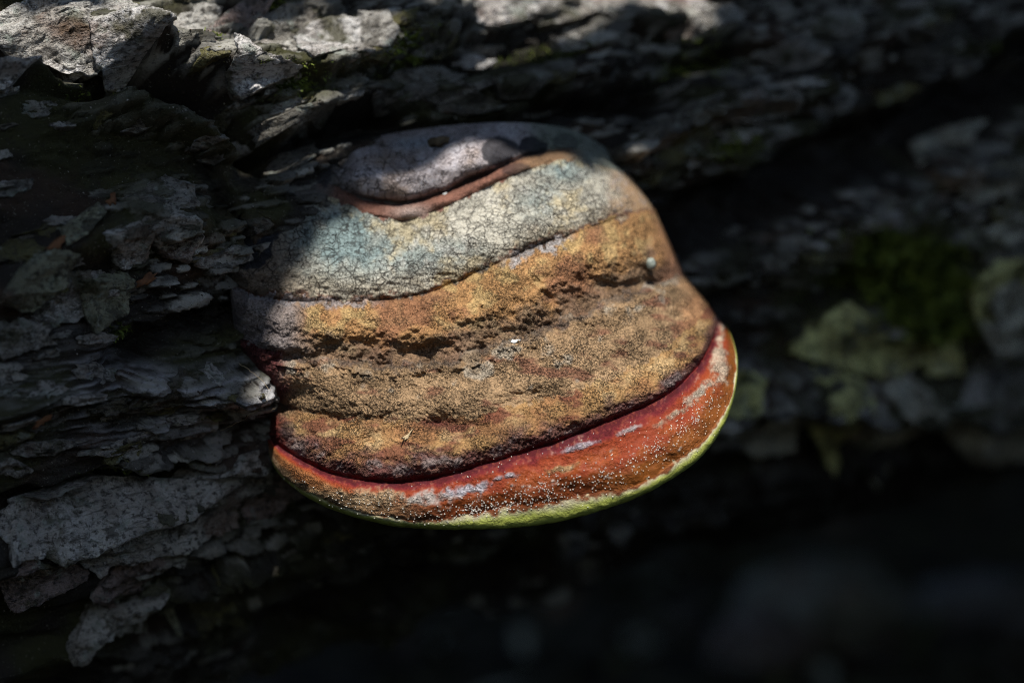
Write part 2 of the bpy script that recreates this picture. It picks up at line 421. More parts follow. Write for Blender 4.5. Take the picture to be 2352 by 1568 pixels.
for k_ in range(1, 9):                                    # no natural edge is a clean curve
    wig = (perlin(ug*11, ug*0+k_*3.7, .4)*3.2+perlin(ug*34, ug*0+k_*1.9, .9)*2.2+perlin(ug*90, ug*0+k_*2.9, .1)*1.3)*np.sin(math.pi*ug)**.4
    CK[k_, :, 1] += wig*(1.6 if k_ in (3, 4, 5) else .8 if k_ == 8 else 1.0)
CK[7, :, 1] -= (8*np.sin(math.pi*ug)**.5+11*np.exp(-((ug-.57)/.07)**2)+(9*perlin(ug*7, ug*0+.3, .2)+5*perlin(ug*22, ug*0+.3, .7))*np.sin(math.pi*ug))*.9
YC = np.array([c[2] for c in CONT])
SEG_ROWS = [70, 18, 96, 62, 66, 62, 64, 26]
YL = np.array([.016, .013, .012, .014, .020, .032, .038, .042, .050])   # depth of the left and right ends
YR = np.array([.085, .082, .080, .072, .070, .066, .066, .068, .076])
rows = []; 
for k in range(8):
    tt = np.linspace(0, 1, SEG_ROWS[k], endpoint=False)
    rows += [(k, t) for t in tt]
rows.append((7, 1.0))
seg = np.array([r[0] for r in rows]); tt = np.array([r[1] for r in rows])
t_img = np.where(seg == 7, np.sin(tt*math.pi/2), tt)
t_y = np.where(seg == 7, 1-np.cos(tt*math.pi/2), tt)
PX = CK[seg]*(1-t_img)[:, None, None]+CK[np.minimum(seg+1, 8)]*t_img[:, None, None]
def keyed(a): return a[seg]*(1-t_y)+a[np.minimum(seg+1, 8)]*t_y
yc, yl, yr = keyed(YC), keyed(YL), keyed(YR)
X, Y = PX[..., 0].astype(np.float32), PX[..., 1].astype(np.float32)
a = np.abs(2*ug-1)
pw = np.interp(np.arange(len(rows)), [0, 180, len(rows)-1], [2.2, 2.4, 2.8])
f = 1-np.sqrt(np.maximum(1-a[None, :]**pw[:, None], 0))
end = np.where(ug[None, :] < .5, yl[:, None], yr[:, None])
YY = yc[:, None]+(end-yc[:, None])*f
inner = 1-f
segc = seg[:, None]; tc = tt[:, None]
sx, sz = X/60.0, Y/60.0
wobl = 0.10*perlin(sx*1.2, sz*1.2, 0.4)
t2 = np.clip(tc+wobl*np.sin(math.pi*tc), 0, 1)
lobe_w = ss(770, 830, X)*(1-ss(1120, 1210, X))
B = np.zeros_like(YY)
B += (segc == 0)*(0.0015+0.0095*lobe_w)*np.sin(math.pi*t2**1.15)**.75
B += (segc == 1)*(0.0012+0.0022*ss(820, 900, X)*(1-ss(1180, 1260, X))*(0.7+0.8*perlin(X/38, Y/38, 2.)))*np.sin(math.pi*t2)**.8
B += (segc == 2)*0.0036*np.sin(math.pi*t2**1.35)**.9
B += (segc == 3)*0.0048*np.sin(math.pi*t2**.62)**1.0
B += (segc == 4)*0.0026*np.sin(math.pi*t2**.7)**1.3
B += (segc == 5)*0.0034*np.sin(math.pi*t2**1.5)**.75
B += (segc == 6)*0.0046*np.sin(math.pi*t2**.62)**.8
# soft undulating folds that run along the layers
vrow = (segc+tc)
fold = np.sin(vrow*9.5+2.2*perlin(X/300, Y/120, 6.)+.6*perlin(X/90, Y/60, 2.))
B += 0.0007*fold*((segc >= 3) & (segc <= 5))*ss(-.3, .3, perlin(X/260, Y/90, 9.))
# narrow grooves along layer joins
def groove(kc, depth, width):
    d = np.abs(Y-CK[kc][None, :, 1])
    return depth*np.exp(-(d/width)**2)
B -= groove(1, .0022, 7)*ss(790, 860, X)*(1-ss(1230, 1330, X))
B -= groove(3, .0011, 6)*(.35+.9*ss(-.25, .3, perlin(X/90, Y/300, 8.))); B -= groove(4, .0011, 22)*(0.4+1.2*ss(-.2, .4, perlin(X/70, Y/70, 5.)))
B -= groove(6, .0020, 7)
# a roll in the rim
B += (segc == 6)*0.0004*np.sin(tc*math.pi*3.2+0.6+1.2*perlin(X/200, Y/200, 1.))*ss(950, 1150, X)
# lumps
l1 = fbm(X/95, Y/60, 1.5, 3); l2 = fbm(X/38, Y/26, 7.5, 3); l3 = fbm(X/15, Y/13, 3.5, 3)
z3 = ((segc == 3) | (segc == 4) & (tc < .25)).astype(np.float32); z45 = ((segc == 4) | (segc == 5)).astype(np.float32); z2 = (segc == 2).astype(np.float32)
B += 0.0022*l1*(0.40+0.60*(segc < 6))*ss(0, .1, inner)+(segc == 6)*(.0006*l2+.00018*l3)
B += (0.0024*z3*ss(.25, .7, np.where(segc == 3, tc, 1.))+0.0010*z45+0.0006*z2)*l2
B += (0.0009*z3+0.0005*z45+0.0003*z2+0.00012)*l3
l4 = perlin(X/6.5, Y/5.5, 2.2); l5 = perlin(X/26, Y/7, 4.2)
B += (0.00030*z3+0.00034*z45+0.00016*z2)*l4+0.00028*l5*z2*ss(.35, .9, tc)
# two dimples and a bump in the brown layers
for (cx, cy, rx, ry, hh) in [(1020, 975, 55, 22, -.0030), (1000, 1000, 120, 30, -.0012), (1310, 690, 70, 22, -.0026), (1400, 655, 90, 16, -.0030), (1490, 600, 26, 14, .0022),
                             (690, 900, 34, 26, -.003), (830, 790, 60, 18, -.0022), (960, 810, 70, 16, -.0028), (1130, 760, 60, 20, -.002), (740, 770, 40, 20, .0016), (760, 395, 40, 34, .004),
                             (600, 540, 60, 45, .0025), (620, 790, 60, 14, .003), (1560, 700, 20, 60, -.002)]:
    B += hh*np.exp(-((X-cx)/rx)**2-((Y-cy)/ry)**2)
YY = YY-B*np.clip(inner*2.2, 0, 1)**.6
# back columns: the sides turn in and run into the bark
nb_ = 10
kb = np.linspace(0, 1, nb_+1)[1:]
def side(xe, ye, yy, sgn):
    xs = xe[:, None]+sgn*(70*kb**1.4)[None, :]; ys = np.repeat(ye[:, None], nb_, 1); dd = yy[:, None]+(0.055*kb)[None, :]
    return xs, ys, dd
xl, yl_, dl = side(X[:, 0], Y[:, 0], YY[:, 0], 1); xr, yr_, dr = side(X[:, -1], Y[:, -1], YY[:, -1], -1)
X = np.hstack([xl[:, ::-1], X, xr]); Y = np.hstack([yl_[:, ::-1], Y, yr_]); YY = np.hstack([dl[:, ::-1], YY, dr])
CP = unproj(X, Y, YY)
# underside: from the rim back to the log, hollowed and rising
NU_ = 34
edge = CP[-1]
kk = np.linspace(0, 1, NU_+1)[1:]
xm = edge[:, 0].mean()
under = []
for q in kk:
    e = edge.copy()
    e[:, 1] = edge[:, 1]+(0.150-np.clip(edge[:, 1], -1, .12))*q
    e[:, 0] = xm+(edge[:, 0]-xm)*(1-.25*q)+0.02*q
    lowz = (edge[:, 2].max()-edge[:, 2])/.07
    e[:, 2] = edge[:, 2]+(0.020*q-0.0015*math.sin(min(1, q*6)*math.pi))*lowz
    under.append(e)
CP = np.concatenate([CP, np.array(under)], 0)
NR, NC = CP.shape[:2]
# normals over the whole grid, used by every layer so that no seam shows
du = np.gradient(CP, axis=1); dv = np.gradient(CP, axis=0)
NRM = np.cross(dv, du); NRM /= np.maximum(np.linalg.norm(NRM, axis=-1), 1e-12)[..., None]

# colours of the crust
nX = np.vstack([X, np.repeat(X[-1:], NU_, 0)]); nY = np.vstack([Y, np.repeat(Y[-1:], NU_, 0)])
q1 = fbm(nX/120, nY/90, 2.5, 4); q2 = fbm(nX/45, nY/40, 8.5, 4); q3 = fbm(nX/18, nY/18, 5.5, 3); q4 = fbm(nX/260, nY/30, 3.7, 4)
nXw = nX+40*q2; nYw = nY+30*q1
vv = (np.concatenate([seg+tt, 8+np.clip(kk, 0, .999)]))[:, None]+0*nX      # growth zones; their colours overlap raggedly
amp = ss(1.5, 2.5, vv)*(1-ss(5.6, 6.1, vv))*.10+.02*ss(.5, 1., vv)*(1-ss(6.9, 7.1, vv))+.05*ss(6.6, 6.9, vv)*(1-ss(7.1, 7.4, vv))
vv = np.where(vv < 7.99, np.clip(vv+amp*(q3*1.3+q2*.9), 0, 7.985), vv)
sg_ = np.floor(vv).astype(int); tg_ = vv-sg_
col = np.empty(nX.shape+(3,), np.float32)
crack = np.zeros(nX.shape, np.float32); grain = np.zeros(nX.shape, np.float32); gloss = np.zeros(nX.shape, np.float32)
def put(mask, arr, val): arr[mask] = val if np.isscalar(val) else val[mask]
one = np.ones(nX.shape, np.float32)
# 0 grey lobe
c = one[..., None]*np.array((.40, .36, .37), np.float32)
c = mixc(c, (.50, .47, .50), ss(0.0, .35, q2)); c = mixc(c, (.30, .24, .21), ss(.05, .35, q1))
c = mixc(c, (.17, .12, .10), ss(.75, 1., tg_)*.6)
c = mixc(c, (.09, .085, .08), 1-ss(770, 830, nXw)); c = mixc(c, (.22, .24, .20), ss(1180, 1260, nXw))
c = mixc(c, (.36, .42, .50), np.exp(-((nX-960)/70)**2-((nY-330)/16)**2)*.8)
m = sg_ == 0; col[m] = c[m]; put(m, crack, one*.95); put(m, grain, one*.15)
# 1 reddish roll
c = one[..., None]*np.array((.20, .095, .068), np.float32); c = mixc(c, (.34, .26, .23), np.exp(-((nX-945)/45)**2-((nY-488)/18)**2)); c = mixc(c, (.26, .17, .09), ss(1150, 1230, nX)*.7)
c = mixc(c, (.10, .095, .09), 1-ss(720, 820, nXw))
c = mixc(c, (.20, .22, .19), ss(1290, 1360, nXw))
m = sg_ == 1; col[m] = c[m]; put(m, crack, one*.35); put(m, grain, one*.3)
# 2 blue green weathered layer
c = one[..., None]*np.array((.47, .45, .38), np.float32)
teal = np.exp(-((nX-780)/140)**2-((nY-540)/85)**2)*1.2+.9*np.exp(-((nX-1290)/60)**2-((nY-385)/45)**2)+.5*np.exp(-((nX-1000)/170)**2-((nY-590)/40)**2)+.5*np.exp(-((nX-1230)/60)**2-((nY-470)/40)**2)
c = mixc(c, (.20, .265, .265), np.clip(teal+.7*q2+.3*q1, 0, 1)*ss(.05, .3, teal)); c = mixc(c, (.46, .37, .20), ss(.0, .3, -q1+.3*q3-.2*(1-ss(850, 1000, nX)))*.6)
c = mixc(c, (.52, .50, .45), ss(.10, .36, q2)*.5*ss(840, 900, nX))
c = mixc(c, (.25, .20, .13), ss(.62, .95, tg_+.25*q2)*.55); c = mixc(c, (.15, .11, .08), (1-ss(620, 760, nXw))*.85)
c = mixc(c, (.36, .23, .13), ss(1380, 1450, nXw)*.9); c = mixc(c, (.30, .28, .28), ss(1350, 1440, nXw)*ss(.1, .3, q3)*.5)
c = mixc(c, (.14, .06, .04), ss(.93, .99, tg_+.03*q3)*.8)
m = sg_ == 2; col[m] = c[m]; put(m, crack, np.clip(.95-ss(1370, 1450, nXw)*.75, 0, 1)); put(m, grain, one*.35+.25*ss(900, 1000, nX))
# 3 ochre ridge
c = one[..., None]*np.array((.36, .20, .085), np.float32)
c = mixc(c, (.40, .27, .12), ss(.0, .3, q2)); c = mixc(c, (.26, .12, .065), ss(.05, .35, q1)*.8)
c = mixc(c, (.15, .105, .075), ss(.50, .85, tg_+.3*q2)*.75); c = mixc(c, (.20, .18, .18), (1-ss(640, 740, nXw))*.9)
c = mixc(c, (.42, .39, .38), (1-ss(.03, .14, tg_+.08*q3))*ss(1130, 1190, nX)*(1-ss(1280, 1330, nX))); c = mixc(c, (.32, .30, .31), (1-ss(.03, .12, tg_))*(1-ss(820, 900, nX))*.8)
c = mixc(c, (.27, .13, .08), ss(1480, 1540, nXw)*.7)
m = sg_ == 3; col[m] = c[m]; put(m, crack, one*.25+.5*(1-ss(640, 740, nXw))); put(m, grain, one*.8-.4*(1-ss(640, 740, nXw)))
# 4 dusty layer
c = one[..., None]*np.array((.31, .205, .115), np.float32); c = mixc(c, (.17, .065, .042), ss(.08, .32, fbm(nX/90, nY/36, 31.5, 4))*.75)
c = mixc(c, (.34, .30, .24), ss(.05, .3, q2-.5*(tg_-.2))*.8); c = mixc(c, (.20, .13, .07), ss(.1, .35, q1)*.7)
c = mixc(c, (.13, .10, .08), (1-ss(.0, .14, tg_+.12*q2))*.8)
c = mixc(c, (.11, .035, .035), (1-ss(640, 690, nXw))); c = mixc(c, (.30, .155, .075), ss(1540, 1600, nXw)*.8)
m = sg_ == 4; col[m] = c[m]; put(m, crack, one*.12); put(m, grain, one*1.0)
# 5 brown layer above the red groove
c = one[..., None]*np.array((.34, .20, .085), np.float32)
c = mixc(c, (.38, .26, .13), ss(.0, .3, q2)); c = mixc(c, (.24, .11, .05), ss(.0, .3, q1)*.7); c = mixc(c, (.14, .045, .03), ss(.06, .3, fbm(nX/80, nY/34, 41.5, 4))*.8)
c = mixc(c, (.09, .02, .02), np.exp(-((nXw-1010)/60)**2-((nYw-975)/20)**2)*.9)
c = mixc(c, (.12, .052, .048), ss(.46, .84, tg_+.34*q2)*.9); c = mixc(c, (.28, .24, .23), ss(.6, .8, tg_)*ss(.12, .3, q2)*.6)
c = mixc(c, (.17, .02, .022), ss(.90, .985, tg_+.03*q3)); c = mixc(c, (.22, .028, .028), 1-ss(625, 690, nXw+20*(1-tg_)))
c = mixc(c, (.045, .03, .035), np.exp(-((nXw-665)/26)**2-((nYw-925)/30)**2))
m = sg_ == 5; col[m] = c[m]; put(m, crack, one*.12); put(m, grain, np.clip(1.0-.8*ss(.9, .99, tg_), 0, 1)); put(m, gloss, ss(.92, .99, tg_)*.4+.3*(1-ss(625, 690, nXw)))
# 6 red and orange margin
tw = tg_+.14*q2+.06*q4+.06*q3
c = one[..., None]*np.array((.085, .010, .013), np.float32)
q5 = fbm(nX/7, nY/7, 51.5, 3); c = mixc(c, (.155, .017, .020), ss(.05, .18, tw)); c = mixc(c, (.075, .013, .020), ss(-.1, .3, q2+.4*q3)*(1-ss(.2, .4, tw))*.8); c = mixc(c, (.22, .05, .03), ss(.1, .4, q5+.5*q3)*(1-ss(.25, .45, tw))*.6); c = mixc(c, (.32, .22, .19), ss(.28, .5, q5+.4*q2)*ss(.08, .2, tw)*.55)
c = mixc(c, (.24, .040, .013), ss(.12, .30, tw)); c = mixc(c, (.27, .060, .014), ss(.28, .5, tw)*ss(-.15, .25, q2)); c = mixc(c, (.17, .040, .009), ss(.52, .76, tw))
c = mixc(c, (.11, .026, .010), ss(.62, .9, tw)*ss(-.1, .25, q1)*.7)
c = mixc(c, (.24, .085, .016), ss(1330, 1450, nX)*ss(.60, .85, tw)*.6)
left = 1-ss(800, 1040, nXw)
c = mixc(c, (.33, .215, .115), left*ss(.30, .55, tw)*.92); c = mixc(c, (.25, .085, .022), (1-ss(700, 850, nXw))*ss(.25, .4, tw)*(1-ss(.62, .85, tw))*.8)
bloom_sheen = 0*nX  # cream bloom, and the margin's bluish white sheen painted as colour
for (cx, cy, rx, ry, sl, cc) in [(870, 1142, 120, 24, .10, (.35, .25, .15)), (985, 1142, 85, 20, -.05, (.37, .335, .31)), (1075, 1122, 75, 16, -.18, (.38, .375, .42)), (1160, 1095, 40, 9, -.25, (.36, .34, .37)),
                                 (1340, 1022, 70, 8, -.28, (.34, .30, .34)), (1290, 1075, 40, 10, -.2, (.34, .22, .11)), (1450, 985, 46, 9, -.4, (.36, .33, .33)), (1545, 955, 60, 14, -.6, (.36, .30, .22)), (1600, 905, 36, 16, -.8, (.37, .32, .25)), (1655, 835, 24, 80, 0, (.42, .335, .25))]:
    dx, dy = nX-cx, nY-cy-sl*(nX-cx)
    wgt = ss(.40, .95, np.exp(-(dx/rx)**2-(dy/ry)**2)+.75*q3+.55*q2)
    c = mixc(c, cc, (wgt*.9).astype(np.float32)); bloom_sheen = np.maximum(bloom_sheen, wgt)
m = sg_ == 6; col[m] = c[m]; put(m, gloss, np.clip(ss(.2, .4, tg_)*(.55+.5*ss(-.2, .2, q2))-.6*bloom_sheen-.8*left*ss(.3, .5, tg_), .03, 1)); put(m, grain, .30+.45*bloom_sheen+.5*left*ss(.3, .5, tg_))
# 7 cream edge, 8 pores
c = one[..., None]*np.array((.42, .385, .255), np.float32); c = mixc(c, (.37, .41, .085), ss(.08, .42, tg_+.12*q3)); c = mixc(c, (.17, .055, .02), (1-ss(-.02, .14, tg_+.3*q2+.2*q3-.04)))
c = mixc(c, (.34, .33, .07), (1-ss(700, 850, nX))*.5)
m = sg_ == 7; col[m] = c[m]; put(m, grain, one*.22)
m = sg_ == 8; col[m] = (.37, .41, .085); put(m, grain, one*.25)
# dark stains with shapes of their own
for (cx, cy, rx, ry, st) in [(590, 500, 62, 62, .95), (575, 570, 50, 46, .95), (620, 460, 40, 26, .9), (1150, 345, 42, 34, .9), (1228, 338, 36, 24, .9), (1190, 390, 36, 16, .6), (545, 690, 26, 60, .55),
                             (742, 395, 22, 40, .7), (660, 985, 22, 20, .6), (1300, 330, 30, 22, .5)]:
    d = ((nX-cx)/rx)**2+((nY-cy)/ry)**2+.9*q2+.5*q3
    ms = (1-ss(.75, 1.15, d))*st
    col = mixc(col, (.012, .014, .020), ms.astype(np.float32)); gloss = np.maximum(gloss, ms*.35); crack *= (1-ms*.7)
gain = np.where((sg_ >= 3) & (sg_ <= 5), 1.05, 1.0)*(1+.35*fbm(nX/75, nY/32, 21.5, 4)*((sg_ >= 3) & (sg_ <= 5)))
col *= (gain*(1+.18*q3+.10*q2))[..., None]
par = np.stack([crack, grain, gloss], -1)

conk = link("bracket_fungus", None, label="large banded bracket fungus with a glossy red margin jutting from the log", cat="fungus", loc=(0, .07, .02))
CL = np.array(conk.location)
starts = np.concatenate([[0], np.cumsum(SEG_ROWS)])
LAYERS = [("old_grey_layer", 0, starts[1], "grey cracked oldest growth layer"), ("weathered_layer", starts[1], starts[3], "blue green crackled growth layer with a reddish roll"),
          ("ochre_layer", starts[3], starts[4], "lumpy ochre brown growth layer"), ("brown_layer", starts[4], starts[6], "granular brown growth layer"),
          ("red_margin", starts[6], starts[7], "glossy red and orange growing margin"), ("pore_surface", starts[7], NR-1, "yellow green pore surface with a cream edge")]
for nm, r0, r1, lb in LAYERS:
    sl = slice(r0, r1+1)
    v = (CP[sl]-CL).reshape(-1, 3)
    me = mesh_from(nm, v, grid_faces(NC, r1+1-r0)[:, ::-1])
    set_col(me, "Col", np.clip(col[sl], 0, 1).reshape(-1, 3)); set_col(me, "Par", np.clip(par[sl], 0, 1).reshape(-1, 3))
    me.normals_split_custom_set_from_vertices(NRM[sl].reshape(-1, 3).astype(np.float32))
    link(nm, me, M_CONK, conk, label=lb)

def conk_at(px, py):
    """nearest grid vertex of the conk to a picture position -> world point, normal"""
    d = (X-px)**2+(Y-py)**2
    i, j = np.unravel_index(np.argmin(d), d.shape)
    return CP[i, j], NRM[i, j], i, j

# ------------------------------------------------------------------ bark plates
def mesh_plate(outline_st, lift, thick, lip, layers, seed, rings=9, npts=52, jag=.16):
    """a scale of bark: star shaped outline in (s,t) on the log, raised lower edge, stepped surface, real thickness"""
    p = np.array(outline_st, float); c = p.mean(0)
    q = np.vstack([p, p[:1]]); L = np.concatenate([[0], np.cumsum(np.linalg.norm(np.diff(q, axis=0), axis=1))]); L /= L[-1]
    ang = np.linspace(0, 1, npts, endpoint=False)
    b = np.stack([np.interp(ang, L, q[:, 0]), np.interp(ang, L, q[:, 1])], -1)
    size = np.sqrt(np.abs(np.prod(p.max(0)-p.min(0))))
    an = ang*2*math.pi
    j = 1+jag*1.5*fbm(np.cos(an)*2.6+seed*3.1, np.sin(an)*2.6, seed*1.7, 5, .68)
    b = c+(b-c)*j[:, None]
    V = []; 
    fr = np.concatenate([np.linspace(0, 1, rings)[1:]**.85, [1.01, .97, .72]])
    tmin, tmax = b[:, 1].min(), b[:, 1].max()
    for k, r in enumerate(fr):
        st = c+(b-c)*r
        low = (tmax-st[:, 1])/(tmax-tmin+1e-9)
        h = lift+thick+lip*low**2*min(r, 1)**2
        nz = fbm(st[:, 0]/size*2.2+seed, st[:, 1]/size*3.4, seed*.37, 3)
        h = h+size*.10*nz+.0006*fbm(st[:, 0]*330, st[:, 1]*420, seed*.11, 2)
        if layers: 
            lv = (fbm(st[:, 0]*70+seed, st[:, 1]*130, seed*.7, 4, .6)*3.2-low*2.0)*layers; h = h+.0010*(np.floor(lv)+ss(.7, 1., lv-np.floor(lv)))
        h = h-thick*.5*ss(.8, 1., np.full(len(st), min(r, 1.)))
        if k == rings-1: h = h-thick*.30
        if k == rings: h = h-thick*.9
        if k == rings+1: h = h-thick*1.6-lip*low-.007
        V.append((st, h))
    st0 = np.array([c]); h0 = np.array([V[0][1].mean()])
    ST = np.vstack([st0]+[v[0] for v in V]); HH = np.concatenate([h0]+[v[1] for v in V])
    base = h_low(ST[:, 0], ST[:, 1])
    base = base*.65+.35*base[0]
    W = log_point(ST[:, 0], ST[:, 1], base+HH)
    nr = len(fr)
    i = np.arange(npts); i2 = (i+1) % npts
    tri = np.stack([np.zeros(npts, int), 1+i, 1+i2], -1)
    quads = np.concatenate([np.stack([1+(k)*npts+i, 1+(k+1)*npts+i, 1+(k+1)*npts+i2, 1+k*npts+i2], -1) for k in range(nr-1)])
    e1 = W[1+i2[0]]-W[0]; e0 = W[1]-W[0]; out = log_point(np.array([c[0]]), np.array([c[1]]), np.array([.05]))[0]-W[0]
    if np.dot(np.cross(e0, e1), out) < 0: tri = tri[:, ::-1]; quads = quads[:, ::-1]
    return W, [tri, quads]

def add_plate(outline, lift, thick, lip, layers, seed, color, label=None, parent=fallen_log, off=None, **kw):
    W, F = mesh_plate(outline, lift, thick, lip, layers, seed, **kw)
    o0 = W.mean(0)
    me = mesh_from("bark_plate", W-o0, F)
    o = link("bark_plate", me, M_PLATE, parent, label=label)
    o.location = tuple(o0-LOGLOC)
    o.color = (*color, 1)
    return o

GREY = (.34, .33, .30); PALE = (.47, .46, .43); WHITE = (.64, .63, .62); LICH = (.30, .31, .22); RIGHT = (.62, .61, .50); DARK = (.17, .16, .135); GREEN = (.17, .175, .11); PINK = (.33, .26, .24); YEL = (.80, .80, .34); OLIVE = (.16, .15, .06)  # WHITE paints sun and sky light into the colour of upper plates
